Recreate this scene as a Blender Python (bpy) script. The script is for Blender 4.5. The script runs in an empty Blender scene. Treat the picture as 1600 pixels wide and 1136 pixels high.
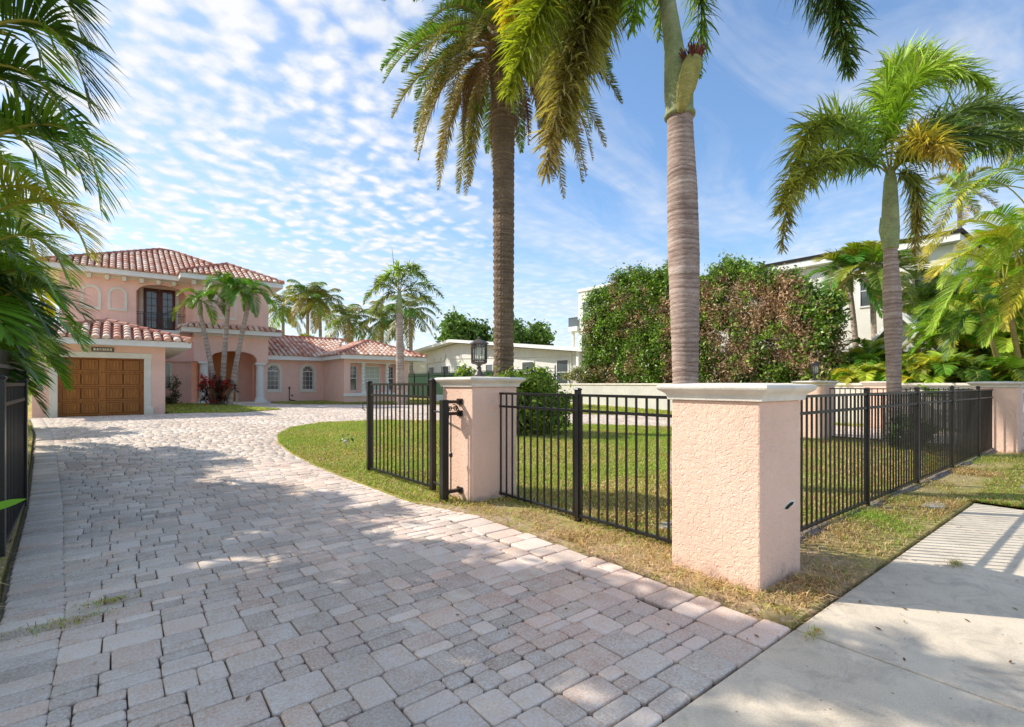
import bpy, math, random
import numpy as np
from mathutils import Vector, Matrix
R = math.radians; PI = math.pi
scene = bpy.context.scene
COL = scene.collection
random.seed(7)
RNG = np.random.default_rng(11)

# ------------------------------------------------------------------ survey of the site
F_PX, CAM_H, HZ = 780.0, 1.35, 600.0
YAW = R(38.3); SY, CY = math.sin(YAW), math.cos(YAW)
GH = .28                                            # level of the house plot
def terr(y):
    t = max(0.0, min(1.0, (y-5)/15)); return GH*t*t*(3-2*t)
def terr_np(y):
    t = np.clip((y-5)/15, 0, 1); return GH*t*t*(3-2*t)
def at(px, py, dz=0.0):
    z = 0
    for _ in range(60):
        d = F_PX*(CAM_H-z-dz)/(py-HZ); r = (px-800)/F_PX*d
        X = d*SY+r*CY; Y = d*CY-r*SY; z = .5*z+.5*terr(Y)
    return Vector((X, Y, z+dz))
def ray(px, d, py=None):
    r = (px-800)/F_PX*d
    X, Y = d*SY+r*CY, d*CY-r*SY
    return Vector((X, Y, terr(Y) if py is None else CAM_H+(HZ-py)*d/F_PX))
def onY(px, Y):
    k = (px-800)/F_PX; return Y*(SY+k*CY)/(CY-SY*k)
def onX(px, X):
    k = (px-800)/F_PX; return X*(CY-SY*k)/(SY+k*CY)
def depth(X, Y): return X*SY+Y*CY
def zpx(py, X, Y): return CAM_H+(HZ-py)*depth(X, Y)/F_PX

# ------------------------------------------------------------------ materials
def nt(name):
    m = bpy.data.materials.new(name); m.use_nodes = True
    n = m.node_tree; n.nodes.clear()
    return m, n
def N(n, t, **kw):
    o = n.nodes.new(t)
    for k, v in kw.items():
        if k.startswith('i_'):
            o.inputs[k[2:].replace('_', ' ')].default_value = v
        else: setattr(o, k, v)
    return o
def L(n, a, b): n.links.new(a, b)
def ramp(n, fac, stops, interp='LINEAR'):
    r = N(n, 'ShaderNodeValToRGB'); r.color_ramp.interpolation = interp
    e = r.color_ramp.elements
    while len(e) > 1: e.remove(e[0])
    e[0].position = stops[0][0]; e[0].color = (*stops[0][1], 1)
    for p, c in stops[1:]:
        q = e.new(p); q.color = (*c, 1)
    if fac is not None: L(n, fac, r.inputs[0])
    return r
def noise(n, scale, detail=4, rough=.55, dist=0, vec=None, coord='Object'):
    t = N(n, 'ShaderNodeTexNoise'); t.inputs['Scale'].default_value = scale
    t.inputs['Detail'].default_value = detail; t.inputs['Roughness'].default_value = rough
    t.inputs['Distortion'].default_value = dist
    if vec is None:
        c = N(n, 'ShaderNodeTexCoord'); vec = c.outputs[coord]
    L(n, vec, t.inputs['Vector'])
    return t
def mixc(n, fac, a, b, mode='MIX'):
    m = N(n, 'ShaderNodeMix', data_type='RGBA', blend_type=mode)
    for s, v in ((m.inputs[0], fac), (m.inputs[6], a), (m.inputs[7], b)):
        if hasattr(v, 'links'): L(n, v, s)
        elif isinstance(v, (int, float)): s.default_value = v
        else: s.default_value = (*v, 1)
    return m.outputs[2]
def math_(n, op, a, b=None, clamp=False):
    m = N(n, 'ShaderNodeMath', operation=op, use_clamp=clamp)
    for i, v in enumerate((a, b)):
        if v is None: continue
        if hasattr(v, 'links'): L(n, v, m.inputs[i])
        else: m.inputs[i].default_value = v
    return m.outputs[0]
def finish(n, col, rough=.7, bump=None, bstr=.3, bdist=.02, spec=.4, metal=0, attr_bump=None):
    p = N(n, 'ShaderNodeBsdfPrincipled'); o = N(n, 'ShaderNodeOutputMaterial')
    if hasattr(col, 'links'): L(n, col, p.inputs['Base Color'])
    else: p.inputs['Base Color'].default_value = (*col, 1)
    if hasattr(rough, 'links'): L(n, rough, p.inputs['Roughness'])
    else: p.inputs['Roughness'].default_value = rough
    p.inputs['Specular IOR Level'].default_value = spec; p.inputs['Metallic'].default_value = metal
    if bump is not None:
        b = N(n, 'ShaderNodeBump'); b.inputs['Strength'].default_value = bstr; b.inputs['Distance'].default_value = bdist
        L(n, bump, b.inputs['Height']); L(n, b.outputs[0], p.inputs['Normal'])
    L(n, p.outputs[0], o.inputs[0])
    return p

def m_stucco(name, col, worm=1.0, stain=True, weather=True):
    m, n = nt(name)
    big = noise(n, 1.3, 5, .6); fine = noise(n, 60, 3, .6)
    c = mixc(n, ramp(n, big.outputs[0], [(.3, (0, 0, 0)), (.7, (1, 1, 1))]).outputs[0], [x*.9 for x in col], [min(1, x*1.06) for x in col])
    c = mixc(n, .25, c, fine.outputs[1], 'SOFT_LIGHT')
    if stain:
        tc = N(n, 'ShaderNodeNewGeometry'); sx = N(n, 'ShaderNodeSeparateXYZ'); L(n, tc.outputs['Position'], sx.inputs[0])
        nz = noise(n, 7, 4, .7)
        hh = math_(n, 'ADD', math_(n, 'MULTIPLY', sx.outputs[2], 3.2), math_(n, 'MULTIPLY', nz.outputs[0], 1.3))
        g = ramp(n, hh, [(.6, (1, 1, 1)), (1.05, (0, 0, 0))])
        c = mixc(n, math_(n, 'MULTIPLY', g.outputs[0], .6), c, (.34, .26, .21))
        s2 = noise(n, 3.0, 6, .75, 1.2)
        c = mixc(n, math_(n, 'MULTIPLY', ramp(n, s2.outputs[0], [(.56, (0, 0, 0)), (.75, (1, 1, 1))]).outputs[0], .35), c, [min(1, x*1.12) for x in col])
    mp_ = N(n, 'ShaderNodeMapping'); mp_.inputs['Scale'].default_value = (9, 9, .7); tc_ = N(n, 'ShaderNodeTexCoord'); L(n, tc_.outputs['Object'], mp_.inputs[0])
    sk_ = noise(n, 1.0, 5, .7, .3, vec=mp_.outputs[0])
    c = mixc(n, math_(n, 'MULTIPLY', ramp(n, sk_.outputs[0], [(.5, (0, 0, 0)), (.75, (1, 1, 1))]).outputs[0], .16), c, [x*.62 for x in col])
    # skip-trowel relief
    w = noise(n, 27, 2, .5, 1.1)
    wr = ramp(n, w.outputs[0], [(.36, (0, 0, 0)), (.52, (1, 1, 1)), (.66, (.45, .45, .45))])
    h = math_(n, 'ADD', math_(n, 'MULTIPLY', wr.outputs[0], worm), math_(n, 'MULTIPLY', fine.outputs[0], .35))
    finish(n, c, .88, h, .62, .006, .25)
    return m
def m_plain(name, col, rough=.6, var=.12, scale=3, bump=.1, spec=.4, metal=0, bscale=40):
    m, n = nt(name)
    a = noise(n, scale, 5, .6)
    c = mixc(n, ramp(n, a.outputs[0], [(.3, (0, 0, 0)), (.7, (1, 1, 1))]).outputs[0], [x*(1-var) for x in col], [min(1, x*(1+var)) for x in col])
    b = noise(n, bscale, 3, .6)
    finish(n, c, rough, b.outputs[0], bump, .01, spec, metal)
    return m
def m_vcol(name, rough=.7, spec=.3, bscale=50, bstr=.3, bdist=.01, var=.35, scale=8):
    m, n = nt(name)
    a = N(n, 'ShaderNodeAttribute', attribute_name='Col')
    t = noise(n, scale, 6, .65)
    c = mixc(n, var, a.outputs[0], ramp(n, t.outputs[0], [(.3, (.2, .2, .2)), (.7, (.8, .8, .8))]).outputs[0], 'OVERLAY')
    b = noise(n, bscale, 4, .7)
    finish(n, c, rough, b.outputs[0], bstr, bdist, spec)
    return m
def m_leaf(name, trans=.35, rough=.42, gain=(1.35, 1.28, 1.1)):
    m, n = nt(name)
    a = N(n, 'ShaderNodeAttribute', attribute_name='Col')
    t = noise(n, 2.2, 3, .6)
    c = mixc(n, .35, a.outputs[0], t.outputs[0], 'SOFT_LIGHT')
    c = mixc(n, 1.0, c, gain, 'MULTIPLY')
    p = N(n, 'ShaderNodeBsdfPrincipled'); L(n, c, p.inputs['Base Color'])
    p.inputs['Roughness'].default_value = rough; p.inputs['Specular IOR Level'].default_value = .32
    tr = N(n, 'ShaderNodeBsdfTranslucent')
    c2 = mixc(n, 1.0, c, (1.35, 1.45, .4), 'MULTIPLY'); L(n, c2, tr.inputs[0])
    mx = N(n, 'ShaderNodeMixShader'); mx.inputs[0].default_value = trans
    L(n, p.outputs[0], mx.inputs[1]); L(n, tr.outputs[0], mx.inputs[2])
    o = N(n, 'ShaderNodeOutputMaterial'); L(n, mx.outputs[0], o.inputs[0])
    return m
def m_ground():
    m, n = nt('lawn_soil')
    a = noise(n, .9, 6, .65, .6, coord='Object'); b = noise(n, 14, 6, .7)
    c1 = ramp(n, a.outputs[0], [(.3, (.27, .31, .06)), (.5, (.42, .40, .12)), (.68, (.56, .46, .24))])
    c2 = ramp(n, b.outputs[0], [(.3, (.10, .09, .04)), (.5, (.42, .40, .25)), (.7, (.7, .62, .42))])
    c = mixc(n, .55, c1.outputs[0], c2.outputs[0], 'OVERLAY')
    at_ = N(n, 'ShaderNodeAttribute', attribute_name='Col')
    sx = N(n, 'ShaderNodeSeparateColor'); L(n, at_.outputs[0], sx.inputs[0])
    d1 = noise(n, 5, 7, .72, .8)
    f = math_(n, 'MULTIPLY', sx.outputs[0], ramp(n, d1.outputs[0], [(.38, (.15, .15, .15)), (.55, (1, 1, 1))]).outputs[0])
    dc = ramp(n, noise(n, 30, 7, .8).outputs[0], [(.3, (.20, .12, .065)), (.5, (.50, .35, .21)), (.68, (.78, .66, .50))])
    c = mixc(n, f, c, dc.outputs[0])
    finish(n, c, .95, b.outputs[0], .8, .03, .1)
    return m
def m_pavers():
    m, n = nt('tumbled_concrete_pavers')
    a = N(n, 'ShaderNodeAttribute', attribute_name='Col')
    sp = noise(n, 75, 6, .75); md = noise(n, 9, 6, .7); bg = noise(n, .55, 5, .6, .5)
    c = mixc(n, .62, a.outputs[0], ramp(n, sp.outputs[0], [(.3, (.12, .12, .12)), (.5, (.5, .5, .5)), (.66, (.85, .85, .85))]).outputs[0], 'OVERLAY')
    c = mixc(n, .4, c, ramp(n, md.outputs[0], [(.3, (.25, .25, .25)), (.7, (.75, .75, .75))]).outputs[0], 'OVERLAY')
    c = mixc(n, .45, c, ramp(n, bg.outputs[0], [(.3, (.3, .29, .29)), (.65, (.68, .66, .62))]).outputs[0], 'OVERLAY')
    gp = N(n, 'ShaderNodeNewGeometry'); sg = N(n, 'ShaderNodeSeparateXYZ'); L(n, gp.outputs['Position'], sg.inputs[0])
    wob = math_(n, 'MULTIPLY', noise(n, .5, 3, .5).outputs[0], 1.2)
    tr_ = math_(n, 'PINGPONG', math_(n, 'ADD', sg.outputs[0], wob), .78)
    tm_ = ramp(n, tr_, [(.0, (1, 1, 1)), (.28, (0, 0, 0))]).outputs[0]
    c = mixc(n, math_(n, 'MULTIPLY', math_(n, 'MULTIPLY', tm_, md.outputs[0]), .35), c, (.30, .27, .24))
    st = noise(n, 1.7, 3, .5, .2)
    c = mixc(n, math_(n, 'MULTIPLY', ramp(n, st.outputs[0], [(.66, (0, 0, 0)), (.76, (1, 1, 1))]).outputs[0], .45), c, (.62, .60, .57))
    finish(n, c, .85, sp.outputs[0], .55, .006, .25)
    return m
def m_concrete():
    m, n = nt('sidewalk_concrete')
    a = noise(n, 1.1, 6, .65, .6); f = noise(n, 110, 4, .7); s = noise(n, 4, 6, .75, 1)
    c = ramp(n, a.outputs[0], [(.3, (.64, .54, .405)), (.7, (.84, .72, .55))]).outputs[0]
    c = mixc(n, .5, c, ramp(n, f.outputs[0], [(.3, (.25, .25, .25)), (.7, (.75, .75, .75))]).outputs[0], 'OVERLAY')
    c = mixc(n, math_(n, 'MULTIPLY', ramp(n, s.outputs[0], [(.48, (0, 0, 0)), (.70, (1, 1, 1))]).outputs[0], .5), c, (.30, .26, .21))
    vo = N(n, 'ShaderNodeTexVoronoi'); vo.inputs['Scale'].default_value = 9
    tc = N(n, 'ShaderNodeTexCoord'); L(n, tc.outputs['Object'], vo.inputs['Vector'])
    c = mixc(n, ramp(n, vo.outputs['Distance'], [(.03, (.75, .75, .75)), (.07, (0, 0, 0))]).outputs[0], c, (.16, .13, .1))
    finish(n, c, .85, f.outputs[0], .35, .004, .25)
    return m
def m_wood():
    m, n = nt('stained_wood')
    tc = N(n, 'ShaderNodeTexCoord'); mp = N(n, 'ShaderNodeMapping'); mp.inputs['Scale'].default_value = (14, 14, 1.2)
    L(n, tc.outputs['Object'], mp.inputs[0])
    a = noise(n, 2.2, 6, .7, 1.2, vec=mp.outputs[0])
    c = ramp(n, a.outputs[0], [(.3, (.27, .085, .012)), (.5, (.42, .155, .028)), (.7, (.52, .22, .05))])
    finish(n, c.outputs[0], .45, a.outputs[0], .15, .004, .4)
    return m
def m_bark(name, c1, c2, c3, zs, rings=False):
    """ringed palm bark: bands follow the height of the trunk, broken by noise"""
    m, n = nt(name)
    g = N(n, 'ShaderNodeNewGeometry'); sx = N(n, 'ShaderNodeSeparateXYZ'); L(n, g.outputs['Position'], sx.inputs[0])
    w = noise(n, 2.6, 4, .6)
    z = math_(n, 'ADD', math_(n, 'MULTIPLY', sx.outputs[2], zs), math_(n, 'MULTIPLY', w.outputs[0], 1.6))
    cb = N(n, 'ShaderNodeCombineXYZ'); L(n, z, cb.inputs[2])
    k = noise(n, 1.0, 5, .75, 0, vec=cb.outputs[0])
    c = ramp(n, k.outputs[0], [(.3, c1), (.5, c2), (.68, c3)]).outputs[0]
    mp = N(n, 'ShaderNodeMapping'); mp.inputs['Scale'].default_value = (5, 5, 30)
    tc = N(n, 'ShaderNodeTexCoord'); L(n, tc.outputs['Object'], mp.inputs[0])
    f = noise(n, 3, 6, .75, .4, vec=mp.outputs[0])
    c = mixc(n, .6, c, ramp(n, f.outputs[0], [(.3, (.2, .2, .2)), (.7, (.8, .8, .8))]).outputs[0], 'OVERLAY')
    bl = noise(n, 2.2, 5, .7, .6)
    c = mixc(n, .45, c, ramp(n, bl.outputs[0], [(.35, (.28, .26, .25)), (.65, (.72, .7, .68))]).outputs[0], 'OVERLAY')
    if rings:
        at_ = N(n, 'ShaderNodeAttribute', attribute_name='Col'); c = mixc(n, .9, c, at_.outputs[0], 'MULTIPLY')
    h = math_(n, 'ADD', k.outputs[0], math_(n, 'MULTIPLY', f.outputs[0], .6))
    finish(n, c, .85, h, .8, .02, .2)
    return m
def m_glass(name, col, rough=.06):
    m, n = nt(name)
    a = noise(n, .8, 3, .5)
    c = mixc(n, a.outputs[0], [x*.6 for x in col], [min(1, x*1.4) for x in col])
    finish(n, c, rough, a.outputs[0], .05, .02, .9)
    return m
def m_clear(name):
    m, n = nt(name)
    gl = N(n, 'ShaderNodeBsdfGlossy'); gl.inputs['Roughness'].default_value = .08
    tr = N(n, 'ShaderNodeBsdfTransparent'); tr.inputs[0].default_value = (.86, .88, .86, 1)
    fr = N(n, 'ShaderNodeFresnel'); fr.inputs[0].default_value = 1.5
    mx = N(n, 'ShaderNodeMixShader'); L(n, math_(n, 'ADD', fr.outputs[0], .12), mx.inputs[0])
    L(n, tr.outputs[0], mx.inputs[1]); L(n, gl.outputs[0], mx.inputs[2])
    o = N(n, 'ShaderNodeOutputMaterial'); L(n, mx.outputs[0], o.inputs[0])
    return m

PINK = (.98, .655, .50)
M = dict(
    stucco=m_stucco('pink_stucco', PINK, 1.0),
    house=m_stucco('house_stucco', (.95, .615, .51), .45, stain=False),
    cream=m_plain('cream_trim', (.80, .75, .64), .7, .07, 4, .12),
    cap=m_plain('cap_concrete', (.82, .75, .64), .75, .13, 4, .4, bscale=70),
    white=m_plain('white_paint', (.86, .85, .81), .55, .05),
    black=m_plain('black_metal', (.016, .015, .014), .32, .3, 8, .12, .5),
    bronze=m_plain('bronze_metal', (.10, .078, .065), .45, .3, 30, .2, .5),
    tile=m_vcol('clay_tile', .75, .25, 30, .35, .01, .5, 9),
    tilebed=m_plain('tile_bed', (.33, .11, .065), .8, .3, 6, .3),
    wood=m_wood(), groove_shade=m_plain('painted_groove_shade', (.20, .068, .012), .6),  # darker brown puts the shade of the door grooves into colour
    dwood=m_plain('mahogany', (.10, .022, .016), .4, .3, 9, .1),
    pane=m_glass('window_glass', (.10, .12, .13)),
    blind=m_plain('window_blind', (.52, .60, .52), .3, .1, 2, .1, .7),
    clear=m_clear('lantern_glass'),
    bulb=m_plain('bulb', (.8, .75, .55), .3, .1),
    pav=m_pavers(), sand=m_plain('joint_sand', (.19, .16, .125), .95, .5, 20, .6),
    conc=m_concrete(), asphalt=m_plain('asphalt', (.06, .06, .062), .9, .25, 6, .5, bscale=160),
    soil=m_ground(), leaf=m_leaf('palm_leaf', .34), bleaf=m_leaf('broad_leaf', .25, .35),
    grass=m_leaf('grass_blade', .3, .6, (1, 1, 1)), dry=m_leaf('dry_leaf', .12, .85, (1.1, 1.05, 1)),
    ring=m_bark('ringed_bark', (.26, .175, .145), (.46, .345, .295), (.66, .54, .47), 9, True),
    ringfar=m_bark('grey_bark', (.28, .22, .17), (.46, .38, .32), (.60, .52, .44), 5, True),
    date=m_bark('date_bark', (.10, .066, .047), (.22, .155, .11), (.37, .28, .205), 14),
    green=m_bark('crownshaft_green', (.24, .31, .13), (.36, .40, .20), (.50, .49, .30), 1.2),
    cane=m_bark('cane_stem', (.34, .23, .07), (.50, .38, .14), (.58, .52, .26), 7),
    twig=m_plain('twig_bark', (.22, .15, .10), .85, .3, 8, .4),
    nwhite=m_plain('white_block_wall', (.80, .78, .71), .8, .06, 1.5, .2, bscale=25),
    bwall=m_stucco('boundary_wall_paint', (.72, .69, .61), .3),
    grey=m_plain('grey_block_wall', (.30, .30, .315), .85, .15, 8, .3),
    mesh=m_plain('green_screen', (.018, .06, .028), .9, .4, 14, .3),
    red=m_plain('red_paint', (.4, .03, .02), .4), rubber=m_plain('rubber', (.02, .02, .02), .8),
    slab=m_plain('stepping_stone', (.45, .43, .39), .85, .2, 12, .5),
    stain=m_plain('dark_hole', (.02, .018, .016), .9),
)

# ------------------------------------------------------------------ mesh helpers
class MB:
    def __init__(s): s.v = []; s.f = []; s.c = []
    def add(s, vs, fs, col=None):
        o = len(s.v); s.v += [tuple(v) for v in vs]; s.f += [tuple(i+o for i in f) for f in fs]
        s.c += [col or (1, 1, 1)]*len(vs); return s
    def box(s, x0, x1, y0, y1, z0, z1, col=None):
        return s.add([(x0, y0, z0), (x1, y0, z0), (x1, y1, z0), (x0, y1, z0), (x0, y0, z1), (x1, y0, z1), (x1, y1, z1), (x0, y1, z1)],
              [(3, 2, 1, 0), (4, 5, 6, 7), (0, 1, 5, 4), (1, 2, 6, 5), (2, 3, 7, 6), (3, 0, 4, 7)], col)
    def bar(s, p, q, w, h=None, col=None, up=(0, 0, 1)):
        p, q = Vector(p), Vector(q); d = (q-p).normalized(); u = Vector(up)
        if abs(d.dot(u)) > .98: u = Vector((1, 0, 0))
        a = d.cross(u).normalized(); b = a.cross(d); h = h or w
        vs = [e+a*sx*w/2+b*sz*h/2 for e in (p, q) for sx, sz in ((-1, -1), (1, -1), (1, 1), (-1, 1))]
        return s.add(vs, [(0, 1, 2, 3), (7, 6, 5, 4), (0, 4, 5, 1), (1, 5, 6, 2), (2, 6, 7, 3), (3, 7, 4, 0)], col)
    def tube(s, pts, rad, seg=8, col=None, cap=True):
        pts = [Vector(p) for p in pts]; n = len(pts)
        if not hasattr(rad, '__len__'): rad = [rad]*n
        vs = []
        a0 = None
        for i, p in enumerate(pts):
            d = (pts[min(i+1, n-1)]-pts[max(i-1, 0)]).normalized()
            if a0 is None:
                a0 = d.cross(Vector((0, 0, 1)) if abs(d.z) < .9 else Vector((1, 0, 0))).normalized()
            a = (a0-d*a0.dot(d)).normalized(); a0 = a; b = d.cross(a)
            for k in range(seg):
                t = 2*PI*k/seg; vs.append(p+(a*math.cos(t)+b*math.sin(t))*rad[i])
        fs = [(i*seg+k, i*seg+(k+1) % seg, (i+1)*seg+(k+1) % seg, (i+1)*seg+k) for i in range(n-1) for k in range(seg)]
        if cap: fs += [tuple(range(seg))[::-1], tuple((n-1)*seg+k for k in range(seg))]
        return s.add(vs, fs, col)
    def lathe(s, prof, c=(0, 0, 0), seg=20, col=None, rot=0):
        vs = [(c[0]+r*math.cos(2*PI*k/seg+rot), c[1]+r*math.sin(2*PI*k/seg+rot), c[2]+z) for r, z in prof for k in range(seg)]
        n = len(prof)
        fs = [(i*seg+k, i*seg+(k+1) % seg, (i+1)*seg+(k+1) % seg, (i+1)*seg+k) for i in range(n-1) for k in range(seg)]
        fs += [tuple(range(seg))[::-1], tuple((n-1)*seg+k for k in range(seg))]
        return s.add(vs, fs, col)
    def ringsq(s, prof, x0, x1, y0, y1, col=None):
        """mitred square moulding: prof = (outset, z)"""
        vs = []
        for o, z in prof: vs += [(x0-o, y0-o, z), (x1+o, y0-o, z), (x1+o, y1+o, z), (x0-o, y1+o, z)]
        n = len(prof)
        fs = [(i*4+k, i*4+(k+1) % 4, (i+1)*4+(k+1) % 4, (i+1)*4+k) for i in range(n-1) for k in range(4)]
        fs += [(3, 2, 1, 0), tuple((n-1)*4+k for k in range(4))]
        return s.add(vs, fs, col)
    def prismXZ(s, poly, y0, y1, col=None):
        n = len(poly)
        vs = [(x, y0, z) for x, z in poly]+[(x, y1, z) for x, z in poly]
        fs = [tuple(range(n)), tuple(range(2*n-1, n-1, -1))]+[(i, n+i, n+(i+1) % n, (i+1) % n) for i in range(n)]
        return s.add(vs, fs, col)
    def stripXZ(s, outer, inner, y0, y1, col=None):
        for i in range(len(outer)-1):
            s.prismXZ([inner[i], inner[i+1], outer[i+1], outer[i]], y0, y1, col)
        return s
    def build(s, name, mat, parent=None, smooth=False, bevel=0, local=False):
        return mkobj(name, s.v, s.f, mat, parent, s.c, smooth, bevel, local)
def link(o, parent=None, local=False):
    COL.objects.link(o)
    if parent is not None:
        o.parent = parent
        if not local: o.matrix_parent_inverse = Matrix.Translation(wloc(parent)).inverted()
    return o
def wloc(o):
    v = Vector(o.location)
    p = o.parent
    if p is not None:
        v = Vector((0, 0, 0)) if o.type == 'MESH' else v
        v += wloc(p) if o.get('loc_local') else Vector((0, 0, 0))
    return v
def mkobj(name, v, f, mat, parent=None, cols=None, smooth=False, bevel=0, local=False):
    me = bpy.data.meshes.new(name); me.from_pydata(v, [], f); 
    if cols is not None and any(c != (1, 1, 1) for c in cols[:1]+cols[-1:]):
        a = me.color_attributes.new('Col', 'FLOAT_COLOR', 'POINT')
        a.data.foreach_set('color', np.array([(*c, 1) for c in cols], dtype=np.float32).ravel())
    me.materials.append(mat)
    if smooth: me.polygons.foreach_set('use_smooth', [True]*len(me.polygons))
    me.update()
    o = bpy.data.objects.new(name, me); link(o, parent, local)
    if bevel:
        b = o.modifiers.new('bevel', 'BEVEL'); b.width = bevel; b.segments = 2; b.limit_method = 'ANGLE'
    return o
def npobj(name, V, nv_per_face, mat, parent=None, C=None, idx=None, smooth=False):
    """V (n,3); idx flat loop indices; nv_per_face array"""
    me = bpy.data.meshes.new(name)
    V = np.asarray(V, dtype=np.float32); idx = np.asarray(idx, dtype=np.int32); nv = np.asarray(nv_per_face, dtype=np.int32)
    me.vertices.add(len(V)); me.vertices.foreach_set('co', V.ravel())
    me.loops.add(len(idx)); me.loops.foreach_set('vertex_index', idx)
    me.polygons.add(len(nv)); st = np.concatenate(([0], np.cumsum(nv)[:-1])).astype(np.int32)
    me.polygons.foreach_set('loop_start', st); me.polygons.foreach_set('loop_total', nv)
    if smooth: me.polygons.foreach_set('use_smooth', np.ones(len(nv), dtype=bool))
    me.update(calc_edges=True)
    if C is not None:
        a = me.color_attributes.new('Col', 'FLOAT_COLOR', 'POINT')
        C4 = np.ones((len(V), 4), dtype=np.float32); C4[:, :3] = C
        a.data.foreach_set('color', C4.ravel())
    me.materials.append(mat)
    o = bpy.data.objects.new(name, me); link(o, parent)
    return o
def tag(o, label, cat, group=None, kind=None):
    if label: o['label'] = label
    if cat: o['category'] = cat
    if group: o['group'] = group
    if kind: o['kind'] = kind
    return o
def thing(name, label, cat, loc=(0, 0, 0), group=None):
    o = bpy.data.objects.new(name, None); COL.objects.link(o); o.location = loc; o.empty_display_size = .2
    return tag(o, label, cat, group)
def struct(o): o['kind'] = 'structure'; return o

# ------------------------------------------------------------------ setting: ground, driveway, sidewalk
def inpoly(X, Y, poly):
    X = np.asarray(X, float); Y = np.asarray(Y, float); r = np.zeros(X.shape, bool); n = len(poly)
    for i in range(n):
        x0, y0 = poly[i]; x1, y1 = poly[(i+1) % n]
        if y0 == y1: continue
        c = ((y0 > Y) != (y1 > Y)) & (X < (x1-x0)*(Y-y0)/(y1-y0)+x0); r ^= c
    return r
def smooth_poly(poly, keep=(), it=2):
    for _ in range(it):
        out = []
        for i in range(len(poly)):
            a, b = Vector(poly[i]), Vector(poly[(i+1) % len(poly)])
            out += [tuple(a*.75+b*.25), tuple(a*.25+b*.75)]
        poly = out
    return poly
def sheet(name, poly, z, mat, cols=None, thick=.05, res=.6):
    """polygon draped on the terrain: triangulated through a fine grid clipped by bmesh"""
    import bmesh
    bm = bmesh.new()
    vs = [bm.verts.new((x, y, 0)) for x, y in poly]
    f = bm.faces.new(vs)
    if f.normal.z < 0 or sum((poly[i][0]*poly[(i+1) % len(poly)][1]-poly[(i+1) % len(poly)][0]*poly[i][1]) for i in range(len(poly))) < 0: f.normal_flip()
    ys = [p[1] for p in poly]; y = math.floor(min(ys)/res)*res+res
    while y < max(ys):
        g = bm.verts[:]+bm.edges[:]+bm.faces[:]
        bmesh.ops.bisect_plane(bm, geom=g, plane_co=(0, y, 0), plane_no=(0, 1, 0)); y += res
    xs = [p[0] for p in poly]; x = math.floor(min(xs)/res)*res+res
    while x < max(xs):
        g = bm.verts[:]+bm.edges[:]+bm.faces[:]
        bmesh.ops.bisect_plane(bm, geom=g, plane_co=(x, 0, 0), plane_no=(1, 0, 0)); x += res
    for v in bm.verts: v.co.z = terr(v.co.y)+z
    bmesh.ops.triangulate(bm, faces=[f for f in bm.faces if len(f.verts) > 4])
    be = [e for e in bm.edges if e.is_boundary]
    r = bmesh.ops.extrude_edge_only(bm, edges=be)
    for g in r['geom']:
        if isinstance(g, bmesh.types.BMVert): g.co.z -= thick
    me = bpy.data.meshes.new(name); bm.to_mesh(me); bm.free(); me.materials.append(mat)
    o = bpy.data.objects.new(name, me); COL.objects.link(o); o['kind'] = 'structure'
    n = len(me.vertices); co = np.empty(n*3, np.float32); me.vertices.foreach_get('co', co); co = co.reshape(-1, 3)
    c = np.zeros((n, 4), np.float32); c[:, 3] = 1
    if cols is not None: c[:, :3] = cols(co)[:, None]
    a = me.color_attributes.new('Col', 'FLOAT_COLOR', 'POINT'); a.data.foreach_set('color', c.ravel())
    return o

# the base sheet out to the horizon
gv, gf = [], []
ysg = [-400, -40, -5, 0, 3, 5]+[5+1.0*i for i in range(1, 17)]+[30, 60, 120, 500]
xsg = [-500, -60, -20, -5, 0, 5, 10, 20, 30, 60, 500]
for y in ysg:
    for x in xsg: gv.append((x, y, terr(y)-.07))
nx = len(xsg)
for j in range(len(ysg)-1):
    for i in range(nx-1): gf.append((j*nx+i, j*nx+i+1, (j+1)*nx+i+1, (j+1)*nx+i))
struct(mkobj('ground', gv, gf, M['soil'], cols=[(.25, .25, .25)]*len(gv)))
struct(MB().box(-60, 60, -12, -1.9, -.12, -.055).build('road', M['asphalt']))

DRIVE = [(2.93, 1.2), (2.98, 2.2), (2.9, 4.2), (2.62, 5.2), (2.5, 7.7), (2.5, 9.6), (2.65, 11.3), (2.95, 12.7), (3.6, 14.1), (4.7, 15.05), (6.4, 14.9),
         (8.6, 13.3), (11.2, 10.9), (13.2, 8.7), (14.3, 6.4), (14.5, 5), (14.5, 1.2), (18.3, 1.2), (18.3, 6), (17.9, 9.6), (16.6, 11.4), (13.8, 13.9), (14.5, 20.2),
         (12.2, 23.2), (9.5, 25.8), (7.2, 27.6), (6.5, 31.2), (4.6, 31.2), (4.7, 25.5), (3.4, 21.6), (2.2, 21.75), (-2.3, 21.75), (-2.1, 20.9), (-1.45, 15.2), (-1.1, 11.2),
         (-.78, 7.4), (-.62, 5.0), (-.55, 4.1), (-.5, 1.2)]
LAWN = [(2.95, 1.22), (14.5, 1.22), (14.5, 5), (14.3, 6.4), (13.2, 8.7), (11.2, 10.9), (8.6, 13.3), (6.4, 14.9), (5.5, 15.15), (4.7, 15.05), (3.6, 14.1), (2.95, 12.7),
        (2.65, 11.3), (2.5, 9.6), (2.5, 7.7), (2.62, 5.2), (2.9, 4.2), (2.98, 2.2)]
sheet('driveway', DRIVE, -.03, M['sand'], thick=.05)
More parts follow.
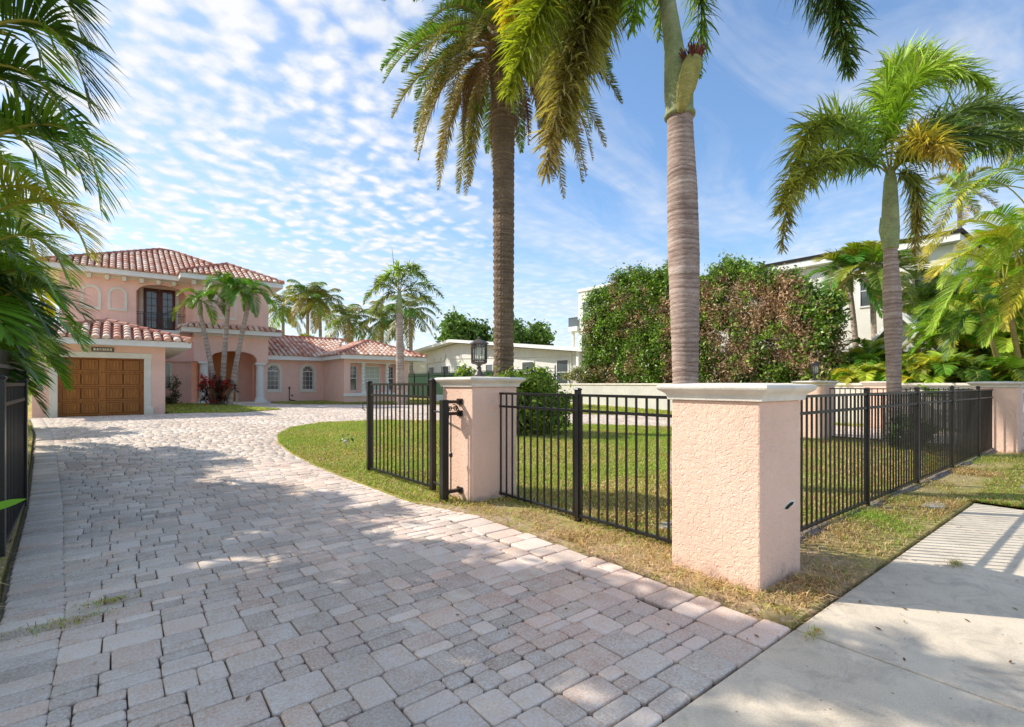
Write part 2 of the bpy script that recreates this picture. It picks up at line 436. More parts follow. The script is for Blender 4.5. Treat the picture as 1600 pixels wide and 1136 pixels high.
def dirt(co):
    x, y = co[:, 0], co[:, 1]; e = np.where((y < 1.9) & (x > 3.8), .42, 0)
    a = np.clip(1.5-(x-2.9)/.5, 0, 1)*(y < 5.0)                # worn strip beside the driveway
    b = np.clip(1-np.abs(y-1.85)/.28, 0, 1)*.85                 # under the street fence
    c = np.clip(1.7-np.hypot(x-3.7, y-1.75)/.75, 0, 1)
    return np.clip(np.maximum(np.maximum(np.maximum(a, b), c), e), 0.05, 1)
sheet('lawn', LAWN, .012, M['soil'], dirt, res=.3)
BED = [(1.45, 21.75), (2.3, 21.7), (3.5, 20.9), (5.4, 22.4), (4.7, 25.5), (4.5, 31.3), (1.5, 31.9)]
sheet('planting_bed', BED, .02, M['soil'], lambda co: np.full(len(co), .45), res=1)
BED2 = [(6.9, 31.4), (6.8, 29.2), (8.9, 28.2), (12.0, 25.8), (14.6, 24.2), (19, 20.0), (19, 27.7), (9.8, 31.4)]
sheet('front_lawn', BED2, .018, M['soil'], lambda co: np.full(len(co), .2), res=1)
SIDE = [(18.35, 1.25), (19, 1.25), (19, 19.9), (14.6, 24.1), (14.4, 20), (13.9, 13.95), (16.7, 11.5), (18.0, 9.6), (18.35, 6)]
sheet('side_lawn', SIDE, .018, M['soil'], lambda co: np.full(len(co), .25), res=1)
LEFTS = [(-.52, 1.22), (-.57, 4.1), (-.64, 5.0), (-.8, 7.4), (-1.12, 11.2), (-1.47, 15.2), (-2.12, 20.9), (-12, 21), (-12, 1.22)]
sheet('left_verge', LEFTS, .012, M['soil'], lambda co: np.clip(1.1-(-co[:, 0]-.6)/1.2, .45, 1), res=.5)

# pavers: three tumbled sizes laid in courses parallel to the street
def build_pavers():
    V, NV, IX, C = [], [], [], []
    rng = random.Random(5)
    pal = [(.69, .57, .47), (.72, .60, .495), (.75, .625, .52), (.76, .59, .475), (.69, .58, .49), (.80, .665, .55), (.62, .52, .435), (.76, .605, .495)]
    def paver(x0, x1, y0, y1, soldier=False):
        cx, cy = (x0+x1)/2, (y0+y1)/2
        near = cy < 9
        hx, hy = (x1-x0)/2-.0028, (y1-y0)/2-.0044
        z = terr(cy)+rng.uniform(-.0035, .0035); tx, ty = rng.uniform(-.012, .012), rng.uniform(-.012, .012)
        slope = (terr(cy+.1)-terr(cy-.1))/.2
        c = rng.choice(pal); k = rng.uniform(.86, 1.12)
        if (cx > 2.2-(cy-2)*.05+rng.uniform(-.5, .5) and cy < 9) or soldier: c = rng.choice([(.86, .66, .54), (.82, .64, .53), (.87, .70, .59), (.76, .61, .51)])
        c = tuple(q*k for q in c)
        rings = ((0, -.03), (0, -.006), (.003, -.0015), (.009, 0)) if near else ((0, -.010), (.009, 0))
        o = len(V); ch = .013; js = [(rng.uniform(-.0025, .0025), rng.uniform(-.0025, .0025)) for _ in range(8)]
        for ins, dz in rings:
            a, b = hx-ins, hy-ins; q = min(ch, a*.4, b*.4)
            for j, (px, py) in enumerate(((-a+q, -b), (a-q, -b), (a, -b+q), (a, b-q), (a-q, b), (-a+q, b), (-a, b-q), (-a, -b+q))):
                px += js[j][0]; py += js[j][1]
                V.append((cx+px, cy+py, z+dz+px*tx+py*(ty+slope))); C.append(tuple(u*(.55 if dz < -.008 and near else 1) for u in c))
        for r in range(len(rings)-1):
            for k in range(8):
                IX.extend((o+r*8+k, o+r*8+(k+1) % 8, o+(r+1)*8+(k+1) % 8, o+(r+1)*8+k)); NV.append(4)
        IX.extend(o+(len(rings)-1)*8+k for k in range(8)); NV.append(8)
    y = 1.205
    ext = [(x+(0 if x < 1 else .0), yy) for x, yy in DRIVE]
    course = 0
    lawn_in = LAWN
    while y < 31:
        D = rng.choice([.18, .205, .205, .22])
        if rng.random() < .28: D = rng.choice([.11, .125])
        x = -2.6+rng.uniform(-.2, 0)
        while x < 18.6:
            W = rng.choice([.12, .16, .18, .205, .23, .26]) if D > .17 else rng.choice([.17, .2, .24])
            cx, cy = x+W/2, y+D/2
            ok = inpoly([cx], [cy], DRIVE)[0]
            lx = np.interp(cy, [1.2, 4.1, 5, 7.4, 11.2, 15.2, 20.9], [-.5, -.55, -.62, -.78, -1.1, -1.45, -2.1])
            if not ok and cy < 15 and cx > 0:      # let the courses run a little under the lawn edge
                ok = bool(inpoly([cx-.22], [cy], DRIVE)[0] or inpoly([cx+.22], [cy], DRIVE)[0] or inpoly([cx], [cy+.22], DRIVE)[0])
            X0, X1 = x, x+W
            if ok and cy < 4.25 and X1 > 2.6 and cx < 3.4: X1 = 2.598
            if X0 < lx+.37 and cy < 20.9 and cx < 1.0: X0 = lx+.299
            if X1-X0 < .045: ok = False
            if cx < 1.0 and cy < 20.9 and X1 > lx+.35: ok = True
            if X1-X0 < .045: ok = False
            if ok:
                if D > .17 and rng.random() < .4 and W < .25:
                    h = D*rng.choice([.5, .5, .5, .38, .62]); paver(X0, X1, y, y+h); paver(X0, X1, y+h, y+D)
                elif D > .17 and X1-X0 >= .25 and rng.random() < .3:
                    paver(X0, (X0+X1)/2, y, y+D); paver((X0+X1)/2, X1, y, y+D)
                else: paver(X0, X1, y, y+D)
            x += W
        y += D; course += 1
    # soldier course along the left edge, and the pale edging beside the lawn strip
    for k in range(150):
        yy = 1.21+k*.132
        if yy > 20.9: break
        lx = float(np.interp(yy, [1.2, 4.1, 5, 7.4, 11.2, 15.2, 20.9], [-.5, -.55, -.62, -.78, -1.1, -1.45, -2.1]))
        paver(lx+.02, lx+.302, yy, yy+.132)
    yy = 1.205
    while yy < 4.25:
        h = rng.choice([.16, .2, .24]); paver(2.6, 2.78 if h < .18 else 2.9, yy, yy+h, True)
        if h < .18: paver(2.78, 2.93, yy, yy+h, True)
        yy += h
    o = npobj('pavers', V, NV, M['pav'], None, np.array(C), IX)
    return o
pv = build_pavers(); struct(pv); pv.name = 'paver_surface'

# sidewalk slabs with open joints
struct(MB().box(-30, 30, -1.76, 1.19, -.12, -.035).build('sidewalk_base', M['stain']))
sw = MB()
xs = [-30, -2.6, -.7, 1.1, 2.93, 4.79, 6.2, 7.62]
for i in range(len(xs)-1): sw.box(xs[i]+.007, xs[i+1]-.007, -.45, 1.192, -.09, .0)
for x0, x1 in ((8.9, 10.9), (10.93, 12.9), (12.93, 14.4), (14.43, 16.4), (16.43, 18.3), (18.33, 30)): sw.box(x0, x1, -.35, 1.02 if x0 < 9 else 1.1, -.09, .001)
for i in range(len(xs)-1): sw.box(xs[i]+.007, xs[i+1]-.007, -1.75, -.462, -.09, -.003)
struct(sw.build('sidewalk', M['conc'], bevel=.006))
struct(MB().box(-60, 60, -1.9, -1.76, -.1, .0).build('kerb', M['conc'], bevel=.01))

# ------------------------------------------------------------------ grass (countless: stuff)
def grass(name, pts, hgt, wid, lean, dryness, label, flat=None):
    n = len(pts); r = RNG
    P = np.asarray(pts); az = r.uniform(0, 2*PI, n); h = hgt*r.uniform(.5, 1.3, n); ln = lean*r.uniform(.2, 1.3, n)
    z0 = terr_np(P[:, 1])+.012
    dx, dy = np.cos(az), np.sin(az); w = wid*r.uniform(.6, 1.3, n)/2
    B = np.stack([P[:, 0], P[:, 1], z0], 1)
    S = np.stack([-dy, dx, np.zeros(n)], 1)*w[:, None]
    mid = B+np.stack([dx*h*ln*.4, dy*h*ln*.4, h*.6], 1)
    top = B+np.stack([dx*h*ln*1.3, dy*h*ln*1.3, h*np.clip(1.0-ln*.35, .15, 1)], 1)
    V = np.stack([B-S, B+S, mid+S*.8, mid-S*.8, top], 1).reshape(-1, 3)
    o = np.arange(n)*5
    IX = np.stack([o, o+1, o+2, o+3, o+3, o+2, o+4], 1).ravel(); NV = np.tile([4, 3], n)
    d = dryness if hasattr(dryness, '__len__') else np.full(n, dryness)
    u = r.random(n) < d; br = r.random(n) < d*.30
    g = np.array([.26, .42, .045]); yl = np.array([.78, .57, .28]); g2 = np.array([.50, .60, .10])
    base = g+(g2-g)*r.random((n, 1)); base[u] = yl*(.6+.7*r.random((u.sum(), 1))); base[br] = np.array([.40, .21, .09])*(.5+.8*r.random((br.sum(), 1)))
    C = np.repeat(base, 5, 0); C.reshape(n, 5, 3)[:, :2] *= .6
    ob = npobj(name, V, NV, M['grass'], None, C, IX)
    return tag(ob, label, 'grass', kind='stuff')
def vnoise(x, y, s):
    r = np.random.default_rng(3); g = r.random((64, 64))
    fx, fy = x*s % 63, y*s % 63; i, j = fx.astype(int), fy.astype(int); a, b = fx-i, fy-j; a = a*a*(3-2*a); b = b*b*(3-2*b)
    return (g[i, j]*(1-a)+g[i+1, j]*a)*(1-b)+(g[i, j+1]*(1-a)+g[i+1, j+1]*a)*b
def scatter(poly, n, f=None):
    xs, ys = [p[0] for p in poly], [p[1] for p in poly]
    x = RNG.uniform(min(xs), max(xs), n); y = RNG.uniform(min(ys), max(ys), n)
    k = inpoly(x, y, poly); x, y = x[k], y[k]
    if f is not None:
        k = RNG.random(len(x)) < f(x, y); x, y = x[k], y[k]
    return np.stack([x, y], 1)
def solid(x, y):   # keep blades out of the pillars
    return ~((x > 3.2) & (x < 3.85) & (y > 1.5) & (y < 2.18)) & ~((x > 3.13) & (x < 3.8) & (y > 4.66) & (y < 5.37))
ISL = [(2.7, 4.4)]+[p for p in LAWN if not (p[1] < 4.3 and p[0] < 3.2)][1:] 
isl = [(3.5, 1.95), (14.2, 1.95), (14.3, 6.4), (13.2, 8.7), (11.2, 10.9), (8.6, 13.3), (6.4, 14.85), (4.7, 15.0), (3.6, 14.05), (2.97, 12.7), (2.67, 11.3), (2.52, 9.6), (2.52, 7.7), (2.64, 5.2), (3.0, 4.5), (3.5, 4.5)]
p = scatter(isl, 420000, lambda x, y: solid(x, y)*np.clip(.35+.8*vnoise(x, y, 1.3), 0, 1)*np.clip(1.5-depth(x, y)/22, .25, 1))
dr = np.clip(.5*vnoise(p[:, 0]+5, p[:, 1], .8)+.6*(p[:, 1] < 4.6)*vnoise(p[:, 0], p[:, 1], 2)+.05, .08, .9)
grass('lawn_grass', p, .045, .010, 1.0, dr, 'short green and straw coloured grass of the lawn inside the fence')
stp = [(3.0, 1.24), (14.4, 1.24), (14.4, 1.95), (3.5, 1.95), (3.5, 4.5), (2.75, 5.1), (2.93, 4.2), (3.02, 2.2)]
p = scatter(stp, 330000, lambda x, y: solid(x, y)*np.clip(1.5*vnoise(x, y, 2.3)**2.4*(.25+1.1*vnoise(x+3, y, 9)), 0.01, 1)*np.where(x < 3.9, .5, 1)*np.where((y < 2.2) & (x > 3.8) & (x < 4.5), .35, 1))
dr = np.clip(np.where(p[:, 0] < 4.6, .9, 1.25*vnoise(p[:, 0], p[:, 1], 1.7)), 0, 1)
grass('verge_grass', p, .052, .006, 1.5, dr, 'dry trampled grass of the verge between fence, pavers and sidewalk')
p = scatter([(7.65, -.4), (8.9, -.4), (8.9, 1.25), (7.65, 1.25)], 30000); p2 = scatter([(8.9, 1.0), (14.4, 1.0), (14.4, 1.3), (8.9, 1.3)], 12000)
grass('kerbside_grass', np.vstack([p, p2]), .045, .009, 1.5, .4, 'grass growing in the gap between two sidewalk slabs')
p = np.vstack([scatter(BED, 22000), scatter(BED2, 60000), scatter(SIDE, 40000)])
grass('house_grass', p, .07, .03, 1.2, .25, 'grass of the beds in front of the pink house and by the boundary wall')
p = scatter(LEFTS, 160000, lambda x, y: (x > -3.5)*np.clip(vnoise(x, y, 2)*1.2, 0, 1))
grass('left_grass', p, .06, .01, 1.6, .6, 'dry grass and weeds beside the open gate on the left')
# weeds in the paver joints and loose straw
def straw():
    n = 9000; r = RNG
    P = scatter([(2.92, 1.18), (6.5, 1.18), (9, 1.9), (3.6, 2.2), (3.3, 4.6), (2.9, 4.6)], 52000, lambda x, y: solid(x, y)*(vnoise(x, y, 3) > .3)*np.exp(-np.maximum(x-3.9, 0)*.9))
    n = len(P); az = r.uniform(0, PI, n); l = r.uniform(.02, .075, n)/2; w = .0017
    z = terr_np(P[:, 1])+r.uniform(.014, .04, n); d = np.stack([np.cos(az)*l, np.sin(az)*l, r.uniform(-.012, .012, n)], 1)
    s = np.stack([-np.sin(az)*w, np.cos(az)*w, np.zeros(n)], 1); B = np.stack([P[:, 0], P[:, 1], z], 1)
    V = np.stack([B-d-s, B-d+s, B+d+s, B+d-s], 1).reshape(-1, 3); o = np.arange(n)*4
    C = np.repeat(np.array([.74, .52, .29])*(.35+.85*r.random((n, 1))), 4, 0)
    tag(npobj('straw_litter', V, np.full(n, 4), M['dry'], None, C, np.stack([o, o+1, o+2, o+3], 1).ravel()), 'brown straw and grass clippings around the foot of the near pillar', 'straw', kind='stuff')
straw()
def leaf_litter():
    r = random.Random(9); mb = MB()
    spots = [(r.uniform(-.3, 2.8), r.uniform(1.3, 11)) for _ in range(110)]+[(r.uniform(2.2, 6.5), r.uniform(-.2, 1.1)) for _ in range(40)]+[(r.gauss(3.4, .35), r.gauss(1.35, .12)) for _ in range(60)]
    for x, y in spots:
        a = r.uniform(0, 6.3); s = r.uniform(.006, .02); z = terr(y)+.006
        c = r.choice([(.20, .12, .06), (.30, .20, .09), (.14, .09, .05), (.25, .24, .08)])
        d = Vector((math.cos(a), math.sin(a), 0)); q = Vector((-d.y, d.x, 0)); P = Vector((x, y, z))
        mb.add([P-d*s, P-q*s*.4+Vector((0, 0, .004)), P+d*s*.9+Vector((0, 0, .006)), P+q*s*.45], [(0, 1, 2, 3)], c)
    tag(mb.build('fallen_leaves', M['dry']), 'small brown fallen leaves scattered over driveway and sidewalk', 'leaves', kind='stuff')
leaf_litter()
def joint_weeds():
    pts = []
    for cx, cy, n, s in ((-.25, 3.75, 260, .12), (-.05, 3.95, 200, .08), (4.9, .86, 120, .05), (2.93, 1.1, 90, .05), (.5, 9, 60, .2)):
        pts.append(np.stack([RNG.normal(cx, s, n), RNG.normal(cy, s*.35, n)], 1))
    grass('joint_weeds', np.vstack(pts), .022, .004, 1.8, .5, 'low weeds growing in the paver and slab joints')
joint_weeds()

# ------------------------------------------------------------------ pillars
def pillar(x0, x1, y0, y1, zt, label, group='pink stucco pillars of the street fence', capz=.11, zb=-.03):
    t = thing('gate_pillar', label, 'pillar', ((x0+x1)/2, (y0+y1)/2, zb), group)
    mb = MB(); n = 10
    mb.box(x0, x1, y0, y1, zb, zt-capz)
    mb.build('shaft', M['stucco'], t, bevel=.012)
    c = MB(); k = capz
    c.ringsq([(.004, zt-k), (.022, zt-k+.002), (.026, zt-k*.72), (.034, zt-k*.58), (.052, zt-k*.46), (.064, zt-k*.40), (.068, zt-k*.36), (.076, zt-k*.28), (.08, zt-k*.18), (.078, zt-k*.08), (.068, zt-k*.01), (.05, zt+.003), (-.15, zt+.012)], x0, x1, y0, y1)
    c.build('cap', M['cap'], t, bevel=.002)
    return t
PN = pillar(3.22, 3.83, 1.52, 2.17, 1.345, 'largest pink stucco pillar, nearest the camera, with a small cable hole low in its street face')
h = MB(); h.prismXZ([(3.565, .50), (3.60, .492), (3.64, .505), (3.68, .512), (3.70, .528), (3.66, .53), (3.62, .522), (3.585, .512)], 1.512, 1.521)
h.build('cable_hole', M['stain'], PN)
MB().prismXZ([(3.545, .49), (3.72, .505), (3.73, .545), (3.64, .545), (3.58, .522)], 1.5175, 1.5205).build('chipped_plaster', M['cap'], PN)
PM = pillar(3.13, 3.77, 4.68, 5.34, 1.425, 'pink stucco pillar carrying the bronze lantern beside the open iron gate leaf')
rg = MB()
for zz in (1.20, 1.045):
    pts = [(3.40+.03*math.cos(a), 4.674, zz-.05+.028*math.sin(a)) for a in [2*PI*i/16 for i in range(17)]]
    rg.tube(pts, .0045, 6)
rg.build('plaster_patch', M['cap'], PM)
pillar(13.62, 14.28, 1.5, 2.15, 1.39, 'pink stucco pillar at the far end of the street fence')
pillar(13.3, 13.95, 4.75, 5.4, 1.42, 'distant pink stucco pillar in front of the hedge, with a lantern on it')
pillar(18.15, 18.75, 4.75, 5.4, 1.42, 'distant pink stucco pillar partly behind the foxtail palm trunk')

def lantern(x, y, z, label):
    t = thing('pillar_lantern', label, 'lantern', (x, y, z), 'lanterns on the gate pillars')
    MB().lathe([(.075, .0), (.075, .012), (.06, .022), (.045, .05), (.03, .07), (.022, .085), (.03, .095), (.03, .108), (.018, .12), (.028, .135), (.05, .148), (.088, .155), (.088, .163)], (x, y, z), 16).build('base', M['bronze'], t, smooth=False)
    f = MB()
    for zz, r, hh in ((.163, .095, .010), (.196, .096, .008), (.355, .097, .008), (.385, .099, .010)):
        f.lathe([(r-.008, zz), (r+.003, zz), (r+.003, zz+hh), (r-.008, zz+hh)], (x, y, z), 24)
    for k in range(6):
        a = k*PI/3+.3; f.bar((x+.092*math.cos(a), y+.092*math.sin(a), z+.163), (x+.096*math.cos(a), y+.096*math.sin(a), z+.393), .008)
    for k in range(24):
        a = k*PI/12+.1
        for z0, z1 in ((.165, .2), (.358, .39)): f.bar((x+.092*math.cos(a), y+.092*math.sin(a), z+z0), (x+.094*math.cos(a), y+.094*math.sin(a), z+z1), .0045)
    f.build('cage', M['bronze'], t)
    MB().lathe([(.086, .165), (.088, .385)], (x, y, z), 20).build('glass', M['clear'], t)
    MB().lathe([(.006, .165), (.012, .2), (.013, .24), (.026, .27), (.03, .30), (.022, .33), (.004, .345)], (x, y, z), 10).build('bulb', M['bulb'], t, smooth=True)
    MB().lathe([(.118, .393), (.122, .398), (.112, .408), (.085, .425), (.055, .44), (.028, .452), (.018, .458), (.02, .466), (.013, .476), (.003, .486)], (x, y, z), 6, rot=.3).build('roof', M['bronze'], t)
    return t
lantern(3.44, 5.0, 1.44, 'bronze lantern on the middle pink pillar, in front of the date palm trunk')
lantern(13.62, 5.08, 1.435, 'distant bronze lantern on the pillar in front of the hedge')

# ------------------------------------------------------------------ fences
def picket_proto(): return None
_mesh_cache = {}
def boxmesh(name, sx, sy, sz, mat):
    k = (name, round(sx, 4), round(sy, 4), round(sz, 4))
    if k not in _mesh_cache:
        mb = MB().box(-sx/2, sx/2, -sy/2, sy/2, 0, sz); me = bpy.data.meshes.new(name); me.from_pydata(mb.v, [], mb.f); me.materials.append(mat); me.update(); _mesh_cache[k] = me
    return _mesh_cache[k]
def part_box(name, me, loc, parent, rz=0):
    o = bpy.data.objects.new(name, me); COL.objects.link(o); o.parent = parent
    o.matrix_parent_inverse = Matrix.Translation(wloc(parent)).inverted(); o.location = loc; o.rotation_euler = (0, 0, rz); return o
def fence(p0, p1, label, posts, top=1.24, mid=1.09, bot=.075, sp=.108, post_top=1.30, group=None, name='iron_fence', pk=.0155, z=0, rails=.025, postw=.05, mats='black', endposts=(), cat='fence', pickets=True):
    p0, p1 = Vector((*p0, 0)), Vector((*p1, 0)); d = (p1-p0); Ln = d.length; d.normalize(); rz = math.atan2(d.y, d.x)
    t = thing(name, label, cat, (p0.x, p0.y, z), group); mt = M[mats]
    for hgt, hh in ((top, rails), (mid, rails), (bot, rails)):
        MB().bar((p0.x, p0.y, z+hgt), (p1.x, p1.y, z+hgt), .03, hh).build('rail', mt, t)
    n = int(Ln/sp); s0 = (Ln-n*sp)/2+.0
    me = boxmesh('picket', pk, pk, top-.0, mt)
    if pickets:
        hgt = top-.05
        me = boxmesh('picket', pk, pk, top+rails/2-.004-.05, mt)
        for i in range(n+1):
            q = p0+d*(s0+i*sp)
            if any(abs((s0+i*sp)-s) < .045 for s in posts): continue
            part_box('picket', me, (q.x, q.y, z+.05), t, rz)
    for s in posts:
        q = p0+d*s
        mb = MB().box(q.x-postw/2, q.x+postw/2, q.y-postw/2, q.y+postw/2, z-.02, z+post_top-.012)
        mb.ringsq([(.004, z+post_top-.012), (.006, z+post_top-.004), (.002, z+post_top+.004), (-.01, z+post_top+.012)], q.x-postw/2, q.x+postw/2, q.y-postw/2, q.y+postw/2)
        mb.build('post', mt, t, bevel=.003)
    return t
fence((3.52, 4.68), (3.52, 2.17), 'short black iron fence section between the lantern pillar and the largest pillar', [1.26])
fence((3.83, 1.87), (13.62, 1.87), 'long black iron street fence running from the largest pillar to the far pillar', [2.57, 4.5, 6.45, 8.45], sp=.108)
bk = MB()
for zz in (1.24, 1.09):
    bk.box(3.49, 3.55, 4.645, 4.679, zz-.025, zz+.025); bk.box(13.585, 13.62, 1.84, 1.90, zz-.025, zz+.025)
fence((13.62, 4.75), (13.62, 2.15), 'black iron fence section between the two far pillars of the second driveway', [1.3], z=0)
fence((18.45, 4.75), (18.45, 1.9), 'black iron fence section beyond the second driveway, left of the boundary wall', [1.4], z=0)
def gate_leaf(p0, p1, label, top=1.345, mid=1.19, bot=.09, handle=True):
    p0v, p1v = Vector((*p0, 0)), Vector((*p1, 0)); d = (p1v-p0v); Ln = d.length; d.normalize(); rz = math.atan2(d.y, d.x)
    t = thing('gate_leaf', label, 'gate', (*p0, 0), 'open black iron gate leaves')
    for hgt in (top, mid, bot):
        MB().bar((*p0, hgt), (*p1, hgt), .032, .03).build('rail', M['black'], t)
    n = int(Ln/.118)
    me = boxmesh('gate_picket', .0165, .0165, top-bot, M['black'])
    for i in range(1, n):
        q = p0v+d*(i*Ln/n); part_box('picket', me, (q.x, q.y, bot), t, rz)
    for q, h in ((p0, 1.39), (p1, 1.37)):
        mb = MB().box(q[0]-.032, q[0]+.032, q[1]-.032, q[1]+.032, .05, h)
        mb.ringsq([(.006, h), (.008, h+.012), (.0, h+.02), (-.02, h+.028)], q[0]-.032, q[0]+.032, q[1]-.032, q[1]+.032)
        mb.build('stile', M['black'], t, bevel=.003)
    if handle:
        MB().tube([(p1[0]-.03, p1[1]+.02, 1.06), (p1[0]-.085, p1[1]+.03, 1.07), (p1[0]-.09, p1[1]+.03, .98), (p1[0]-.05, p1[1]+.03, .95)], .008, 6).build('latch', M['black'], t)
    return t
gate_leaf((3.04, 5.42), (2.98, 7.25), 'open black iron gate leaf standing on the lawn edge left of the lantern pillar')
gate_leaf((-.70, 5.35), (-.79, 7.4), 'open black iron gate leaf at the left edge of the driveway', handle=False)
gate_leaf((13.85, 5.6), (14.0, 7.4), 'distant open gate leaf beside the far lantern pillar')
# hinge post with scroll brackets fixed to the lantern pillar
hp = thing('hinge_post', 'short black square post with scroll brackets fixed to the left face of the lantern pillar', 'post', (2.91, 4.93, 0))
MB().box(2.87, 2.95, 4.89, 4.97, -.02, 1.17).build('post', M['black'], hp, bevel=.004)
for zz in (1.145, 1.01, .12):
    MB().box(2.95, 3.11, 4.905, 4.955, zz-.018, zz+.018).box(3.108, 3.129, 4.88, 4.98, zz-.035, zz+.035).build('bracket', M['black'], hp)
sc = MB()
for cx, rr, s in ((2.99, .03, 1), (3.06, .03, -1)):
    sc.tube([(cx+s*rr*(1-i/26)*math.cos(i*.5), 4.93, 1.065+rr*(1-i/26)*math.sin(i*.5)) for i in range(22)], .006, 6)
sc.tube([(3.095+.0*i, 4.93, 1.03+.1*i/6) if False else (3.03+.075*math.cos(a), 4.93, 1.03+.085*math.sin(a)) for i, a in enumerate([PI*j/14*.5 for j in range(15)])], .006, 6)
sc.build('scroll', M['black'], hp)
MB().tube([(3.0, 4.93, .12), (3.0, 4.93, 1.0)], .008, 8).lathe([(.006, .50), (.018, .515), (.022, .535), (.018, .555), (.006, .57)], (3.0, 4.93, 0), 10).build('bar', M['black'], hp)
MB().box(2.945, 3.02, 5.0, 5.06, .95, 1.08).tube([(2.93, 4.96, 1.02), (3.03, 5.40, 1.02)], .011, 6).tube([(2.93, 4.96, .16), (3.03, 5.40, .16)], .011, 6).build('hinge', M['black'], hp)
# tall dark slat fence behind the left gate
t = thing('slat_fence', 'tall dark slatted fence behind the open gate leaf at the left edge', 'fence', (-1.0, 6.0, 0))
sf = MB()
for i in range(70):
    y = 5.4+i*.055
    if y > 9.3: break
    sf.box(-1.0-.012, -1.0+.012, y, y+.046, terr(y)-.02, 1.72)
sf.build('slat_panel', M['black'], t)
for zz in (.25, 1.54): MB().box(-.985, -.955, 5.4, 9.3, zz-.02, zz+.02).build('rail', M['bronze'], t)
MB().box(-1.04, -.96, 9.28, 9.36, -.02, 1.78).build('post', M['black'], t)

# ------------------------------------------------------------------ roofs of clay barrel tile
TILEC = [(.74, .48, .37), (.80, .58, .46), (.66, .36, .26), (.83, .66, .54), (.72, .43, .32), (.58, .27, .18), (.78, .54, .43)]
def tile_roof(planes, name, parent, ridges=(), seed=1, w=.27, tl=.40, r=None):
    """planes: polygons [eave0, eave1, (top1), top0] in 3-D, first edge is the eave"""
    rr = random.Random(seed); bed = MB(); tb = MB()
    for pl in planes:
        P = [Vector(p) for p in pl]; e = (P[1]-P[0]); W = e.length; e.normalize()
        nrm = Vector((0, 0, 0))
        for i in range(len(P)): nrm += P[i].cross(P[(i+1) % len(P)])
        nrm.normalize(); nrm = nrm if nrm.z > 0 else -nrm
        up = nrm.cross(e).normalized(); up = up if up.z > 0 else -up
        bed.add([p+nrm*.0 for p in P], [tuple(range(len(P)))])
        q = [((p-P[0]).dot(e), (p-P[0]).dot(up)) for p in P]
        n = max(1, int(W/w)); ww = W/n
        us = [a for a, b in q]; lo, hi = min(us), max(us)
        k0 = int(math.floor(lo/ww)); k1 = int(math.ceil(hi/ww))
        for k in range(k0, k1):
            u = (k+.5)*ww; ts = []
            for i in range(len(q)):
                (a, b), (c, d) = q[i], q[(i+1) % len(q)]
                if (a-u)*(c-u) < 0: ts.append(b+(d-b)*(u-a)/(c-a))
            if len(ts) < 2: continue
            t0, t1 = min(ts), max(ts); t = t0-(.07 if t0 < .01 else 0)
            while t < t1-.03:
                te = min(t+tl, t1); c = rr.choice(TILEC); kk = rr.uniform(.85, 1.1); c = tuple(x*kk for x in c)
                vs = []
                for tt, ra, lift in ((t, ww*.40, .045), (te+.03, ww*.34, .02)):
                    for j in range(7):
                        a = PI*j/6; vs.append(P[0]+e*(u-math.cos(a)*ra)+up*tt+nrm*(lift+math.sin(a)*ra*.85))
                vs.append(P[0]+e*u+up*t+nrm*.01)
                tb.add(vs, [(j, j+1, j+8, j+7) for j in range(6)]+[(j+1, j, 14) for j in range(6)], c)
                t += tl
    roof = bed.build(name, M['tilebed'], parent)
    tb.build('tiles', M['tile'], roof)
    rb = MB()
    for a, b in ridges:
        a, b = Vector(a), Vector(b); Ln = (b-a).length; n = max(1, int(Ln/.42)); d = (b-a)/n
        for i in range(n):
            c = rr.choice([(.50, .20, .13), (.58, .27, .18), (.44, .15, .10)])
            p, q2 = a+d*i, a+d*(i+1.12)
            rb.tube([p+Vector((0, 0, .06)), q2+Vector((0, 0, .05))], [.125, .10], 10, c)
    if ridges: rb.build('ridge_tiles', M['tile'], roof, smooth=False)
    return roof

def wall_y(mb, x0, x1, z0, z1, y0, y1, ops=()):
    """wall parallel to the street; ops = (xa, xb, za, zb, arch rise)"""
    x = x0
    for xa, xb, za, zb, ar in sorted(ops):
        if xa > x: mb.box(x, xa, y0, y1, z0, z1)
        if za > z0: mb.box(xa, xb, y0, y1, z0, za)
        if ar:
            n = 14; cx, hw = (xa+xb)/2, (xb-xa)/2
            for i in range(n):
                u0, u1 = -1+2*i/n, -1+2*(i+1)/n
                f = lambda u: zb+ar*math.sqrt(max(0, 1-u*u))
                mb.prismXZ([(cx+hw*u0, f(u0)), (cx+hw*u1, f(u1)), (cx+hw*u1, z1), (cx+hw*u0, z1)], y0, y1)
        else: mb.box(xa, xb, y0, y1, zb, z1)
        x = xb
    if x < x1: mb.box(x, x1, y0, y1, z0, z1)
    return mb
def arch_trim(xa, xb, za, zb, w, y0, y1, mb=None, rise=None):
    """band round an arched opening, spring line at zb"""
    mb = mb or MB(); cx, hw = (xa+xb)/2, (xb-xa)/2; rise = rise or hw
    inn = [(xa, za)]+[(cx-hw*math.cos(PI*i/16), zb+rise*math.sin(PI*i/16)) for i in range(17)]+[(xb, za)]
    out = [(xa-w, za)]+[(cx-(hw+w)*math.cos(PI*i/16), zb+(rise+w)*math.sin(PI*i/16)) for i in range(17)]+[(xb+w, za)]
    mb.stripXZ(out, inn, y0, y1)
    mb.box(xa-w, xb+w, y0-.003, y1, za-w, za)
    return mb

# ------------------------------------------------------------------ the pink house
H = thing('villa', 'pink two storey villa with terracotta tiled hip roofs, wooden garage door and white columned entrance', 'house', (3, 27, GH))
g = GH
